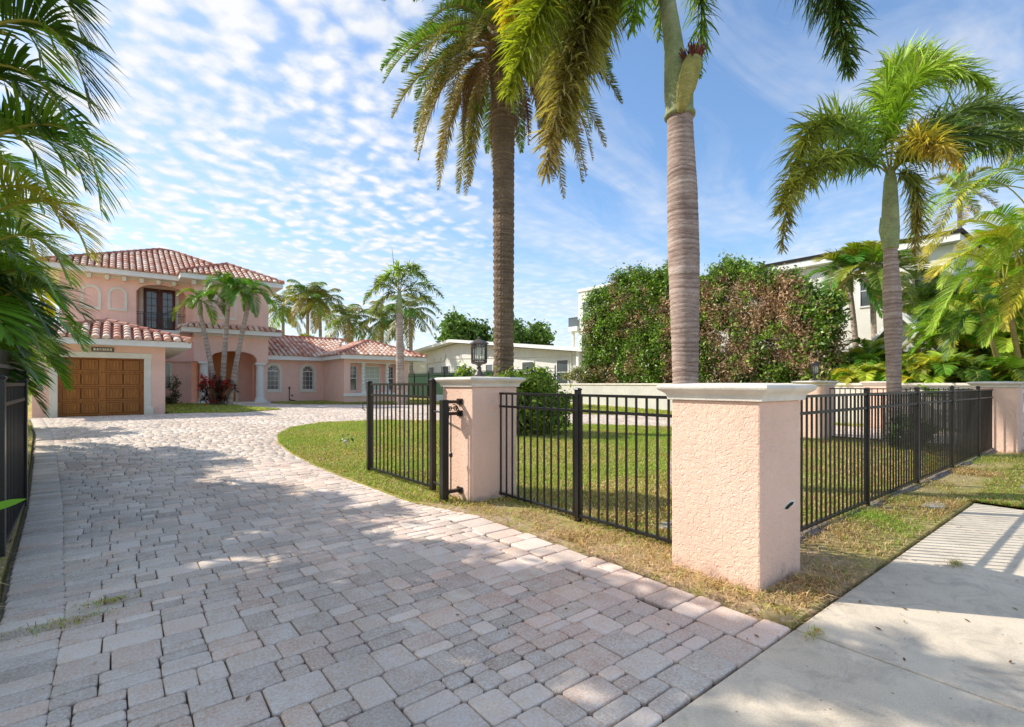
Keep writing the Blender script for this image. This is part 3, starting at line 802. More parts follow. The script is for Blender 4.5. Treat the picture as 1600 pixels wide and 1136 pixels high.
# garage
GY = 22.0; gx0, gx1 = -2.15, 1.35; dz = 2.24
dx0, dx1 = -1.54, .73
mb = MB(); wall_y(mb, gx0, gx1, g-.1, 2.75, GY, GY+.25, [(dx0, dx1, g-.1, dz, 0)])
mb.box(gx0, gx0+.2, GY+.25, 30.0, g-.1, 2.75); mb.box(gx1-.2, gx1, GY+.25, 32, g-.1, 2.75)
mb.build('garage_wall', M['house'], H)
tr = MB(); tr.box(dx0-.21, dx0, GY-.03, GY+.1, g, dz+.0); tr.box(dx1, dx1+.21, GY-.03, GY+.1, g, dz); tr.box(dx0-.24, dx1+.24, GY-.045, GY+.1, dz, dz+.19)
tr.box(dx0-.27, dx0+.0, GY-.06, GY+.1, g-.02, g+.24); tr.box(dx1, dx1+.27, GY-.06, GY+.1, g-.02, g+.24)
tr.build('garage_surround', M['cream'], H, bevel=.006)
gd = MB().box(dx0, dx1, GY+.16, GY+.22, g-.02, dz+.02)
gdo = gd.build('garage_door', M['wood'], H); gr_ = MB()
pm = MB(); nrow, ncol = 4, 4; Wd, Hd = dx1-dx0, dz-g
cxs = [dx0+.12, dx0+.12+.47, dx0+.12+1.12, dx0+.12+1.59]
for r_ in range(nrow):
    zz0 = g+r_*Hd/nrow
    gr_.box(dx0+.004, dx1-.004, GY+.152, GY+.16, zz0-.006, zz0+.012)
    for x in cxs:
        a0, a1, b0, b1 = x, x+.42, zz0+.09, zz0+Hd/nrow-.07
        for q in ((a0, a1, b0, b0+.035), (a0, a1, b1-.035, b1), (a0, a0+.035, b0+.035, b1-.035), (a1-.035, a1, b0+.035, b1-.035)):
            pm.box(q[0], q[1], GY+.12, GY+.16, q[2], q[3])
        gr_.box(a0-.022, a1+.022, GY+.154, GY+.16, b0-.022, b1+.022)
        pm.box(a0+.037, a1-.037, GY+.1515, GY+.1535, b0+.037, b1-.037)
        for j in range(1, 5): gr_.box(x+.42*j/5-.006, x+.42*j/5+.006, GY+.150, GY+.154, b0+.04, b1-.04)
pm.build('door_panels', M['wood'], gdo, bevel=.004); gr_.build('groove_shading', M['groove_shade'], gdo)  # thin dark strips paint the shade between and around the panels
ez = 2.86; ov = .55
E0, E1, E2, E3 = (gx0-ov, GY-ov, ez), (gx1+ov+.2, GY-ov, ez), (gx1+ov+.2, 31.0, ez), (gx0-ov, 31.0, ez)
hw = (E1[0]-E0[0])/2; rise = hw*.31+.02; ax = (E0[0]+E1[0])/2
A0, A1 = (ax, GY-ov+hw, ez+rise), (ax, 31.6, ez+rise)
tile_roof([[E0, E1, A0], [E1, (E1[0], 31.6, ez), A1, A0], [(E0[0], 31.6, ez), E0, A0, A1]], 'garage_roof', H, [(E0, A0), (E1, A0), (A0, A1)], 3)
fb = MB(); fb.box(E0[0], E1[0], E0[1], E0[1]+.06, ez-.2, ez-.005); fb.box(E1[0]-.06, E1[0], E0[1]+.06, 31.6, ez-.2, ez-.005); fb.box(E0[0], E0[0]+.06, E0[1]+.06, 31.6, ez-.2, ez-.005)
fb.box(E0[0]+.06, E1[0]-.06, E0[1]+.06, 31.6, ez-.2, ez-.17)
fb.build('garage_fascia', M['white'], H)
# address sign
sx0, sx1, sz0, sz1 = -.70, -.10, 2.455, 2.60
sg = MB().box(sx0, sx1, GY-.03, GY, sz0, sz1).build('address_sign', M['bronze'], H)
tcv = bpy.data.curves.new('num', 'FONT')
tcv.body = '716116'; tcv.size = .115; tcv.extrude = .003; tcv.align_x = 'CENTER'; tcv.align_y = 'CENTER'; tcv.space_character = 1.25
to = bpy.data.objects.new('num', tcv); COL.objects.link(to); bpy.context.view_layer.update()
nme = bpy.data.meshes.new_from_object(to.evaluated_get(bpy.context.evaluated_depsgraph_get())); bpy.data.objects.remove(to)
nme.materials.clear(); nme.materials.append(M['stain'])
for i in range(6):
    cx = sx0+.05+.083*(i+.5); MB().box(cx-.036, cx+.036, GY-.036, GY-.03, sz0+.03, sz1-.03).build('number_tile', M['cream'], sg)
no = bpy.data.objects.new('house_number', nme); link(no, sg, True); no.matrix_parent_inverse = Matrix.Translation(-Vector(H.location)) if False else no.matrix_parent_inverse
no.matrix_parent_inverse = Matrix.Identity(4)
no.location = ((sx0+sx1)/2, GY-.0405, (sz0+sz1)/2); no.rotation_euler = (PI/2, 0, 0)

# main block
MY = 32.2; mx0, mx1 = -2.2, 6.75; mez = 7.02
bx0, bx1 = onY(213, MY), 3.0
mb = MB(); wall_y(mb, mx0, 3.15, 4.2, mez-.1, MY, MY+.25, [(bx0, 2.9, 4.2, 6.15, .42)])
mb.box(mx0, mx0+.25, MY+.25, 41, g, mez-.1); mb.box(mx1-.25, mx1, 31.3, 41, g, mez-.1)
wall_y(mb, mx0, 3.15, g-.1, 4.2, MY, MY+.25, [(1.75, 2.25, 1.1, 2.45, 0)])
mb.box(1.3, 3.15, MY-.12, MY, 2.55, 2.95)
mb.box(bx0, 3.0, MY+.25, MY+1.3, 4.05, 4.2); mb.box(bx0-.05, 3.2, MY+1.3, MY+1.5, 4.2, 6.9); mb.box(bx0-.2, bx0-.003, MY+.25, MY+1.3, 4.2, 6.9); mb.box(3.0, 3.2, MY+.25, MY+1.3, 4.2, 6.9); mb.box(bx0, 3.0, MY+.25, MY+1.3, 6.7, 6.8)
mb.build('main_wall', M['house'], H)
mb = MB()
PY = 31.0; px0, px1 = 3.15, 6.75
wall_y(mb, px0, px1, 4.3, mez-.1, PY, PY+.25); mb.box(px0, px0+.25, PY+.25, MY, 4.3, mez-.1); mb.box(px1-.25, px1-.01, PY+.25, MY, 4.3, mez-.1)
wall_y(mb, px0, px1, 2.55, 4.3, PY, PY+.45, [(3.9, 6.15, 2.55, 2.78, .38)])
mb.box(px0, px0+.45, PY+.45, MY, 2.55, 4.3); mb.box(px1-.45, px1-.01, PY+.45, MY+1, 2.55, 4.3)
mb.box(px0, px1-.3, MY+1.4, MY+1.6, g, 4.3)
mb.build('portico_wall', M['house'], H)
MB().box(px0-.1, px1+.1, PY-.15, MY+1.4, g-.1, g+.06).build('entrance_step', M['cream'], H)
for cx in (3.63, 6.38):
    MB().box(cx-.30, cx+.30, PY-.02, PY+.58, g+.06, g+.16).lathe([(.28, .16), (.29, .2), (.27, .26), (.245, .30), (.235, .34), (.225, 1.0), (.195, 2.0), (.19, 2.05), (.21, 2.07), (.21, 2.10), (.20, 2.12), (.25, 2.17)], (cx, PY+.28, g), 24).box(cx-.28, cx+.28, PY, PY+.56, g+2.17, g+2.269).build('column', M['white'], H, smooth=False)
DX = onY(368, MY+1.3); dr_ = MB().box(3.6, DX, MY+1.3, MY+1.39, g+.06, 3.3); dro = dr_.build('front_door', M['wood'], H)
MB().box(4.43, 4.46, MY+1.27, MY+1.3, g+.06, 3.3).box(3.95, 4.3, MY+1.275, MY+1.3, .8, 1.5).box(3.95, 4.3, MY+1.275, MY+1.3, 1.7, 2.9).box(4.6, 4.95, MY+1.275, MY+1.3, .8, 1.5).box(4.6, 4.95, MY+1.275, MY+1.3, 1.7, 2.9).box(5.1, 5.4, MY+1.275, MY+1.3, .8, 1.5).box(5.1, 5.4, MY+1.275, MY+1.3, 1.7, 2.9).build('door_panels', M['wood'], dro, bevel=.01)
MB().box(DX, DX+.16, MY+1.27, MY+1.39, g+.06, 3.3).build('door_frame', M['cream'], H)
# blind arched niches
for c in (onY(142, MY), onY(183.5, MY)):
    arch_trim(c-.27, c+.27, 5.17, 5.87, .12, MY-.05, MY).build('niche_surround', M['cream'], H, bevel=.004)
# upper portico window pair seen behind the palms
ux = (onY(332, PY), onY(366, PY))
MB().box(ux[0], ux[1]+.1, PY-.05, PY, 4.85, 4.97).box(ux[0], ux[0]+.1, PY-.05, PY, 4.97, 6.0).box(ux[1]-.0, ux[1]+.1, PY-.05, PY, 4.97, 6.0).box((ux[0]+ux[1])/2-.05, (ux[0]+ux[1])/2+.1, PY-.05, PY, 4.97, 6.0).box(ux[0], ux[1]+.1, PY-.05, PY, 6.0, 6.1).build('niche_surround', M['cream'], H)
# balcony doors
def french_doors():
    y = MY+1.22; xa, xb, za, zb = onY(224, y), onY(274, y), 4.2, zpx(452, onY(250, y), y)
    MB().box(xa-.18, xa, y, y+.07, za, zb+.15).box(xb, xb+.18, y, y+.07, za, zb+.15).box(xa, xb, y, y+.07, zb, zb+.15).build('door_frame', M['cream'], H)
    for k in range(2):
        a = xa+(xb-xa)/2*k+.012; b = xa+(xb-xa)/2*(k+1)-.012; fr = MB(); s = .13
        fr.box(a, a+s, y-.02, y+.05, za, zb); fr.box(b-s, b, y-.02, y+.05, za, zb); fr.box(a+s, b-s, y-.02, y+.05, za, za+.22); fr.box(a+s, b-s, y-.02, y+.05, zb-s, zb)
        d = fr.build('balcony_door', M['dwood'], H); mu = MB()
        for j in range(1, 5): zz = za+.22+(zb-s-za-.22)*j/5; mu.box(a+s, b-s, y-.005, y+.012, zz-.012, zz+.012)
        mu.box((a+b)/2-.012, (a+b)/2+.012, y-.008, y+.015, za+.22, zb-s); mu.build('muntins', M['dwood'], d)
        MB().box(a+s, b-s, y+.02, y+.03, za+.22, zb-s).build('pane', M['pane'], d)
        MB().box((b-.09 if k == 0 else a+.05), (b-.05 if k == 0 else a+.09), y-.06, y-.02, 5.0, 5.35).build('handle', M['black'], d)
french_doors()
rl = MB(); ry = MY+.12
for zz in (4.3, 5.0, 5.1): rl.bar((bx0, ry, zz), (2.9, ry, zz), .025)
k = bx0+.06
while k < 2.9: rl.bar((k, ry, 4.3), (k, ry, 5.1), .014); k += .11
rl.build('balcony_railing', M['black'], H)
MB().box(bx0-.05, 3.1, MY-.15, MY-.003, 4.03, 4.2).build('balcony_slab', M['white'], H)
# main roof + portico roof
def hip(name, x0, x1, y0, y1, z, pitch, seed, extra=None):
    hw = min(x1-x0, y1-y0)/2; 
    if (x1-x0) <= (y1-y0): a, b = ((x0+x1)/2, y0+hw), ((x0+x1)/2, y1-hw)
    else: a, b = (x0+hw, (y0+y1)/2), (x1-hw, (y0+y1)/2)
    zt = z+hw*pitch; c = [(x0, y0, z), (x1, y0, z), (x1, y1, z), (x0, y1, z)]; a, b = (*a, zt), (*b, zt)
    if (x1-x0) <= (y1-y0): pls = [[c[0], c[1], a], [c[1], c[2], b, a], [c[2], c[3], b], [c[3], c[0], a, b]]; rd = [(c[0], a), (c[1], a), (c[2], b), (c[3], b), (a, b)]
    else: pls = [[c[0], c[1], b, a], [c[1], c[2], b], [c[2], c[3], a, b], [c[3], c[0], a]]; rd = [(c[0], a), (c[3], a), (c[1], b), (c[2], b), (a, b)]
    o = tile_roof(pls, name, H, rd, seed)
    f = MB(); e = .07
    f.box(x0, x1, y0, y0+e, z-.26, z-.005); f.box(x0, x1, y1-e, y1, z-.26, z-.005); f.box(x0, x0+e, y0+e, y1-e, z-.26, z-.005); f.box(x1-e, x1, y0+e, y1-e, z-.26, z-.005)
    f.box(x0+e, x1-e, y0+e, y1-e, z-.26, z-.23)
    f.build(name.replace('roof', 'fascia'), M['white'], H)
    return o
hip('main_roof', -2.8, 7.3, 31.6, 41.0, mez+.04, .47, 5)
# portico gable hip running back into the main roof
q = mez+.04; x0, x1, y0 = 2.5, 7.4, 30.4; hw = (x1-x0)/2; a = ((x0+x1)/2, y0+hw, q+hw*.47); b = (a[0], 34.2, a[2])
tile_roof([[(x0, y0, q), (x1, y0, q), a], [(x1, y0, q), (x1, 34.2, q), b, a], [(x0, 34.2, q), (x0, y0, q), a, b]], 'portico_roof', H, [((x0, y0, q), a), ((x1, y0, q), a), (a, b)], 6)
MB().box(x0, x1, y0, y0+.07, q-.262, q-.006).box(x0, x0+.07, y0+.07, 32.5, q-.262, q-.006).box(x1-.07, x1, y0+.07, 34, q-.262, q-.006).box(x0+.07, x1-.07, y0+.07, 32.5, q-.262, q-.235).build('portico_fascia', M['white'], H)
cb = MB()
for px in (139, 167, 194, 221, 247, 271):
    x = onY(px, MY); cb = MB().prismXZ([(x-.09, mez-.24), (x-.09, mez-.38), (x-.06, mez-.48), (x+.06, mez-.48), (x+.09, mez-.38), (x+.09, mez-.24)], MY-.35, MY); cb.build('corbel', M['cream'], H)
for px in (302, 327, 352, 377, 402):
    x = onY(px, PY); MB().prismXZ([(x-.09, mez-.24), (x-.09, mez-.38), (x-.06, mez-.48), (x+.06, mez-.48), (x+.09, mez-.38), (x+.09, mez-.24)], PY-.35, PY).build('corbel', M['cream'], H)
MB().box(mx0-.02, 3.14, MY-.04, MY, mez-.33, mez-.225).box(px0-.03, px1+.03, PY-.04, PY, mez-.33, mez-.225).build('frieze', M['cream'], H)
# skirt roof over the portico
sz = 4.28; x0, x1, y0 = 2.55, 7.3, 30.35
tile_roof([[(x0, y0, sz), (x1, y0, sz), (px1, PY, sz+.27), (px0, PY, sz+.27)], [(x1, y0, sz), (x1, 32.5, sz), (px1, 32.5, sz+.27), (px1, PY, sz+.27)], [(x0, MY, sz), (x0, y0, sz), (px0, PY, sz+.27), (px0, MY, sz+.27)]], 'skirt_roof', H, (), 8)
MB().box(x0, x1, y0, y0+.07, sz-.24, sz-.005).box(x0, x0+.07, y0+.07, MY, sz-.24, sz-.005).box(x1-.07, x1, y0+.07, 32.5, sz-.24, sz-.005).box(x0+.07, x1-.07, y0+.07, PY, sz-.24, sz-.21).build('skirt_fascia', M['white'], H)
MB().box(px0-.03, px1+.03, PY-.04, PY, sz-.34, sz-.242).build('frieze', M['cream'], H)
# wing
WY = 31.5; wx1 = 10.1; wz = 2.98
w1 = (onY(427, WY), onY(481.5, WY))
mb = MB(); wall_y(mb, px1, wx1+.3, g-.1, wz-.1, WY, WY+.25, [(x-.33, x+.33, 1.0, 2.12, .33) for x in w1])
mb.build('wing_wall', M['house'], H)
for x in w1:
    arch_trim(x-.33, x+.33, 1.0, 2.12, .15, WY-.04, WY+.02).build('window_surround', M['cream'], H, bevel=.004)
    f = MB(); a, b, y = x-.33, x+.33, WY+.10
    arch_trim(a+.04, b-.04, 1.04, 2.12, .04, y, y+.06, f)
    f.box(a, b, y, y+.06, 2.09, 2.14)
    for j in range(1, 4): f.box(a+.04, b-.04, y+.01, y+.04, 1.0+1.09*j/4-.008, 1.0+1.09*j/4+.008)
    for j in range(1, 3): f.box(a+.66*j/3-.007, a+.66*j/3+.007, y+.008, y+.045, 1.04, 2.09)
    for j in (1, 2, 3): an = PI*j/4; f.bar((x, y+.02, 2.14), (x+.29*math.cos(an), y+.02, 2.12+.29*math.sin(an)), .018)
    w = f.build('window', M['white'], H)
    MB().box(a, b, y+.05, y+.055, 1.0, 2.46).build('pane', M['pane'], w)
wf = MB(); a, b = 1.78, 2.22
sm = MB().box(1.73, 1.78, MY-.03, MY+.05, 1.05, 2.5).box(2.22, 2.29, MY-.03, MY+.05, 1.05, 2.5).box(1.78, 2.22, MY-.03, MY+.05, 2.43, 2.5).box(1.78, 2.22, MY-.03, MY+.05, 1.05, 1.12).build('window', M['cream'], H)
MB().box(1.78, 2.22, MY+.08, MY+.09, 1.12, 2.43).build('pane', M['pane'], sm)
BY = 27.9; bx0_, bx1_ = 10.0, 13.95
mb = MB(); wall_y(mb, bx0_, bx1_, g-.1, wz-.1, BY, BY+.25, [(10.35, 13.35, .82, 2.55, 0)])
mb.box(bx0_, bx0_+.25, BY+.25, WY, g-.1, wz-.1); mb.box(bx1_-.25, bx1_, BY+.25, 36, g-.1, wz-.1)
RY = BY+.6
wall_y(mb, 10.3, 13.4, .7, 2.6, RY, RY+.2, [(10.45, 10.98, .95, 2.42, 0), (11.42, 12.40, .95, 2.42, 0), (12.86, 13.30, .95, 2.42, 0)])
mb.box(10.26, 13.44, BY+.25, RY, .7, .80); mb.box(10.3, 13.4, BY+.25, RY+.1, 2.551, 2.65); mb.box(10.27, 10.346, BY+.25, RY, .8, 2.55); mb.box(13.354, 13.43, BY+.25, RY, .8, 2.55)
mb.build('bay_wall', M['house'], H)
MB().box(bx0_-.06, 14.0, BY-.07, BY-.003, .66, .80).box(10.352, 13.348, BY-.003, RY, .802, .83).build('bay_sill', M['white'], H)
MB().box(10.3, 13.4, BY-.04, BY, 2.55, 2.62).build('bay_lintel', M['cream'], H)
for xa, xb, mt in ((10.45, 10.98, 'pane'), (11.42, 12.40, 'blind'), (12.86, 13.30, 'pane')):
    y = RY+.06; f = MB(); s = .045
    f.box(xa, xa+s, y, y+.06, .95, 2.42); f.box(xb-s, xb, y, y+.06, .95, 2.42); f.box(xa+s, xb-s, y, y+.06, .95, .95+s); f.box(xa+s, xb-s, y, y+.06, 2.42-s, 2.42)
    f.box(xa+s, xb-s, y, y+.06, 1.66, 1.71)
    nn = 3 if xb-xa > .7 else 2
    for j in range(1, nn): xx = xa+(xb-xa)*j/nn; f.box(xx-.009, xx+.009, y+.015, y+.03, 1.71, 2.38)
    for zz in (1.93, 2.15): f.box(xa+s, xb-s, y+.013, y+.032, zz-.009, zz+.009)
    w = f.build('window', M['white'], H)
    MB().box(xa+s, xb-s, y+.04, y+.05, .95+s, 2.42-s).build('pane', M[mt], w)
def barley(cx, cy, z0, z1):
    seg, n = 20, 60; vs, fs = [], []
    for i in range(n+1):
        z = z0+(z1-z0)*i/n; e = .0 if i < 3 or i > n-3 else 1
        for k in range(seg):
            a = 2*PI*k/seg; r = .095+e*.028*math.cos(2*(a-i*.42)); vs.append((cx+r*math.cos(a), cy+r*math.sin(a), z))
    fs = [(i*seg+k, i*seg+(k+1) % seg, (i+1)*seg+(k+1) % seg, (i+1)*seg+k) for i in range(n) for k in range(seg)]
    m = MB().add(vs, fs); m.box(cx-.14, cx+.14, cy-.14, cy+.14, z0-.07, z0); m.box(cx-.14, cx+.14, cy-.14, cy+.14, z1, z1+.07)
    m.build('twisted_column', M['white'], H)
for cx in (11.18, 12.66): barley(cx, BY+.2, .90, 2.478)
e = .35
x0, x1, y0, y1 = 9.65, 14.95, 27.45, 36; hw = (x1-x0)/2; P_ = .38
a = ((x0+x1)/2, y0+hw, wz+hw*P_); b = (a[0], y1-hw, a[2])
tile_roof([[(x0, y0, wz), (x1, y0, wz), a], [(x1, y0, wz), (x1, y1, wz), b, a], [(x0, y1, wz), (x0, y0, wz), a, b]], 'bay_roof', H, [((x0, y0, wz), a), ((x1, y0, wz), a), (a, b)], 9)
MB().box(x0, x1, y0, y0+.07, wz-.22, wz-.005).box(x0, x0+.07, y0+.07, WY-.4, wz-.22, wz-.005).box(x1-.07, x1, y0+.07, y1, wz-.22, wz-.005).box(x0+.07, x1-.07, y0+.07, y1-2, wz-.22, wz-.19).build('bay_fascia', M['white'], H)
yr = 34.9; zr = wz+(yr-31.0)*.36
tile_roof([[(px1+.01, 31.0, wz-.003), (10.6, 31.0, wz-.003), (12.4, yr, zr), (px1+.01, yr, zr)]], 'wing_roof', H, [((px1, yr, zr), (12.6, yr, zr))], 10)
MB().box(px1+.01, x0+.0, 31.0, 31.07, wz-.222, wz-.007).box(px1+.01, x0, 31.07, WY, wz-.222, wz-.192).build('wing_fascia', M['white'], H)
# conduit on the wing wall
MB().tube([(8.0, WY-.03, .3), (8.0, WY-.03, 1.1)], .02, 6).box(7.95, 8.05, WY-.06, WY-.002, 1.06, 1.18).box(8.12, 8.2, WY-.04, WY-.002, .62, .72).tube([(8.0, WY-.05, .42), (8.35, WY-.3, .32), (8.8, WY-.6, .3)], .035, 6).build('conduit', M['black'], H)

# ------------------------------------------------------------------ neighbours
def windowed(parent, X, y0, y1, z0, z1, mt='pane', nm='window'):
    f = MB(); s = .07
    f.box(X-.06, X-.003, y0-s, y1+s, z1, z1+s).box(X-.06, X-.003, y0-s, y1+s, z0-s, z0).box(X-.06, X-.003, y0-s, y0, z0, z1).box(X-.06, X-.003, y1, y1+s, z0, z1).box(X-.04, X-.003, y0, y1, (z0+z1)/2-.02, (z0+z1)/2+.02)
    w = f.build(nm, M['white'], parent); MB().box(X-.02, X-.004, y0, y1, z0, z1).build('pane', M[mt], w); return w
NH = thing('low_white_house', 'long single storey white house with low gable roof behind the boundary wall', 'house', (22, 30, GH))
NX = 22.0; ya, yb, yp = 20.3, 46.0, onX(715, 22.0)
zp, zl, zr_ = 5.0, 4.0, 3.5
nwv = [(NX, ya+.5, g), (NX, yb, g), (NX, yb, zl-.2), (NX, yp, zp-.3), (NX, ya+.5, zr_-.25)]
n_ = MB(); v2 = [(NX+9, y, z) for _, y, z in nwv]; n_.add(nwv+v2, [(0, 1, 2, 3, 4), (9, 8, 7, 6, 5), (0, 5, 6, 1), (1, 6, 7, 2), (4, 9, 5, 0)]); n_.build('wall', M['nwhite'], NH)
r_ = MB()
for (y0, z0), (y1, z1) in (((ya, zr_-.02), (yp, zp)), ((yp, zp), (yb+1, zl-.1))):
    r_.add([(NX-.8, y0, z0), (NX+10, y0, z0), (NX+10, y1, z1), (NX-.8, y1, z1), (NX-.8, y0, z0-.24), (NX+10, y0, z0-.24), (NX+10, y1, z1-.24), (NX-.8, y1, z1-.24)], [(0, 1, 2, 3), (7, 6, 5, 4), (0, 3, 7, 4), (1, 5, 6, 2), (0, 4, 5, 1)])
r_.build('roof', M['white'], NH)
for pa, pb, t0, t1 in ((871, 888, 563, 600), (817, 834, 566, 600), (760, 770, 570, 600), (715, 727, 571.5, 600), (690, 702, 572.5, 600), (671, 679, 574, 600)):
    y0, y1 = sorted((onX(pa, NX), onX(pb, NX))); windowed(NH, NX, y0, y1, 1.35, zpx(t0, NX, (y0+y1)/2), 'pane')
MB().tube([(NX-.05, onX(668, NX), 1.3), (NX-.05, onX(668, NX), 3.2), (NX-.05, onX(694, NX), 3.3), (NX-.05, onX(697, NX), 3.9)], .045, 6).tube([(NX-.05, onX(700, NX), 3.5), (NX-.05, onX(900, NX), 3.05)], .02, 5).build('conduit', M['cream'], NH)
for px in (678, 688, 760): 
    y = onX(px, NX); MB().box(NX-.08, NX-.003, y-.2, y+.2, 3.35, 3.65).build('vent', M['cream'], NH)
pxp = onX(911, NX); MB().box(NX-.5, NX-.35, pxp-.1, pxp+.1, g, 3.3).box(NX-1.1, NX-.1, 19.9, 20.7, g, 2.1).build('porch_post', M['white'], NH)
ys_ = onX(850, NX)
MB().box(NX-.75, NX-.05, ys_-.4, ys_+.4, g+.05, g+1.0).build('air_conditioner', M['cream'], NH)
MB().tube([(NX-.06, onX(893, NX), g), (NX-.06, onX(893, NX), 3.3)], .04, 6).build('downpipe', M['white'], NH)
# tall modern house behind
TH = thing('modern_white_house', 'tall modern white house with glass balcony behind the hedge', 'house', (60, 25, 0))
TX = 47.0; y1_ = onX(904, TX); y0_ = onX(1010, TX)
zt = zpx(457, TX, y1_)
MB().box(TX, TX+15, y0_, y1_, 0, zt).build('wall', M['nwhite'], TH)
MB().box(TX-.15, TX+15, y0_, y1_+.15, zt+.003, zt+.35).build('parapet', M['white'], TH)
zb_ = zpx(517, TX, y1_); yb2 = onX(890, TX)
MB().box(TX-.3, TX+6, y1_+.003, yb2, zb_, zb_+.6).box(TX+.1, TX+.4, yb2-.6, yb2-.3, zb_-3.2, zb_).build('balcony', M['white'], TH)
MB().box(TX-.2, TX-.15, y1_, yb2, zb_+.62, zb_+1.7).box(TX-.2, TX+5, yb2-.08, yb2-.03, zb_+.62, zb_+1.7).build('glass_rail', M['pane'], TH)
MB().bar((TX-.22, y1_, zb_+1.75), (TX-.22, yb2, zb_+1.75), .08).build('handrail', M['black'], TH)
windowed(TH, TX, y1_-1.8, y1_-.8, zb_+.8, zb_+3.6); windowed(TH, TX, y1_-2.6, y1_-.6, zb_-3, zb_-.6)
# big white house on the right
RH = thing('large_white_house', 'large white house with dark edged flat roof behind palms on the right', 'house', (29, 8, 0))
RX = 29.0; y_a, y_b = .5, onX(1104, RX)
rh = MB(); yea = onX(1490, RX); rh.box(RX, RX+12, yea, y_b, 0, 7.55); rh.build('wall', M['nwhite'], RH)
MB().box(RX-.5, RX+12.3, yea-.3, y_b+.3, 7.57, 7.88).build('roof', M['white'], RH)
MB().box(RX-.55, RX+12.4, yea-.4, y_b+.4, 7.882, 8.05).build('roof_edge', M['stain'], RH)
for pa, pb, za, zb in ((1345, 1390, 5.2, 6.7), (1430, 1470, 5.0, 6.6), (1215, 1250, 4.6, 6.4)):
    y0, y1 = sorted((onX(pa, RX), onX(pb, RX))); windowed(RH, RX, y0, y1, za, zb)
GH2 = thing('gabled_garage', 'white gabled garage with ribbed metal roof and a grey block wall behind the palm trunk', 'garage', (24, 6, 0))
xg0 = 24.0; ygc = onX(1425, xg0); ygl = onX(1345, xg0); 
gw = MB(); yr0 = onX(1462, xg0); pk_ = zpx(493, xg0, onX(1408, xg0)); ypk = onX(1408, xg0); zlo = zpx(548, xg0, yr0)
gw.add([(xg0, yr0, 0), (xg0, ypk, 0), (xg0, 2*ypk-yr0, 0), (xg0, 2*ypk-yr0, zlo), (xg0, ypk, pk_), (xg0, yr0, zlo)]+[(xg0+5, yr0, 0), (xg0+5, ypk, 0), (xg0+5, 2*ypk-yr0, 0), (xg0+5, 2*ypk-yr0, zlo), (xg0+5, ypk, pk_), (xg0+5, yr0, zlo)], [(0, 1, 4, 5), (1, 2, 3, 4), (0, 5, 11, 6), (2, 8, 9, 3)])
gw.build('wall', M['nwhite'], GH2)
rf = MB()
for s in (-1, 1):
    ye = ypk+s*(ypk-yr0+.3)*1; ze = zlo-.1
    rf.add([(xg0-.4, ypk, pk_+.1), (xg0+5.2, ypk, pk_+.1), (xg0+5.2, ye, ze), (xg0-.4, ye, ze), (xg0-.4, ypk, pk_-.02), (xg0-.4, ye, ze-.14)], [(0, 1, 2, 3), (0, 3, 5, 4)])
    for i in range(14):
        xx = xg0-.35+i*.42; rf.bar((xx, ypk, pk_+.12), (xx, ye, ze+.02), .05, .05)
rf.build('roof', M['white'], GH2)
MB().box(26.6, 28.5, -3.0, onX(1425, 26.6), 0, 5.0).build('grey_wall', M['grey'], GH2)
MB().box(21.8, 24.0, 10.4, 13.0, 2.15, 2.3).box(22, 22.12, 10.6, 10.72, 0, 2.15).box(22, 22.12, 12.8, 12.92, 0, 2.15).build('carport_roof', M['white'], GH2)

# boundary wall
BW = thing('boundary_wall', 'pale rendered boundary wall with flat coping below the hedge and palms', 'wall', (19.2, 1.3, 0))
yb_ = 19.9
b_ = MB(); b_.box(19.0, 19.22, 1.3, yb_, -.1, 1.30)
b_.build('wall', M['bwall'], BW); MB().box(18.96, 19.26, 1.28, yb_+.02, 1.302, 1.38).build('coping', M['cap'], BW, bevel=.01)
# screened fence at the back
t = fence((19.0, 20.2), (19.0, 40), 'black iron fence backed with dark green mesh left of the white house', [0, 2.4, 4.8, 7.2, 9.6, 12, 14.4, 16.8, 19.2], top=1.95, mid=1.75, bot=.1, z=g, post_top=2.1, pickets=False, name='screened_fence')
MB().box(19.04, 19.06, 25.5, 40, g, g+1.9).build('green_screen', M['mesh'], t)
MB().box(14.6, 18.7, 26.0, 26.25, g, g+.42).build('low_wall', M['white'], None)
tag(bpy.data.objects['low_wall'], 'low white garden wall beside the bay of the villa', 'wall')

# vehicle behind the far pillar
def suv():
    t = thing('parked_car', 'small white sport utility vehicle parked behind the far lantern pillar', 'car', (25, 13.4, 0))
    c = ray(1308, 27); X, Y = c.x, c.y; t.location = (X, Y, 0)
    prof = [(-2.2, .35), (2.2, .35), (2.25, .75), (2.1, .98), (1.2, 1.08), (.65, 1.62), (-1.7, 1.66), (-2.15, 1.1), (-2.25, .7)]
    b = MB(); b.prismXZ([(X+x, z+.25) for x, z in prof], Y-.9, Y+.9); b.build('body', M['white'], t, bevel=.06)
    for s in (-1, 1):
        for xa, xb in ((-1.6, -.75), (-.65, .2), (.3, .95)):
            MB().prismXZ([(X+xa, 1.4), (X+xb, 1.4), (X+xb-(.35 if xa > 0 else 0), 1.8), (X+xa, 1.8)], Y+s*.9-.01, Y+s*.9+.01).build('window', M['pane'], t)
        for wx in (-1.4, 1.4):
            w = MB().tube([(X+wx, Y+s*.8, .36), (X+wx, Y+s*.93, .36)], .36, 20).build('wheel', M['rubber'], t)
            MB().tube([(X+wx, Y+s*.9, .36), (X+wx, Y+s*.945, .36)], .2, 12).build('rim', M['white'], w)
    MB().box(X-2.27, X-2.2, Y-.8, Y-.5, 1.0, 1.25).build('tail_light', M['red'], t); MB().box(X-2.27, X-2.2, Y+.5, Y+.8, 1.0, 1.25).build('tail_light', M['red'], t)
    MB().box(X-2.16, X-1.9, Y-.7, Y+.7, 1.42, 1.8).build('rear_window', M['pane'], t)
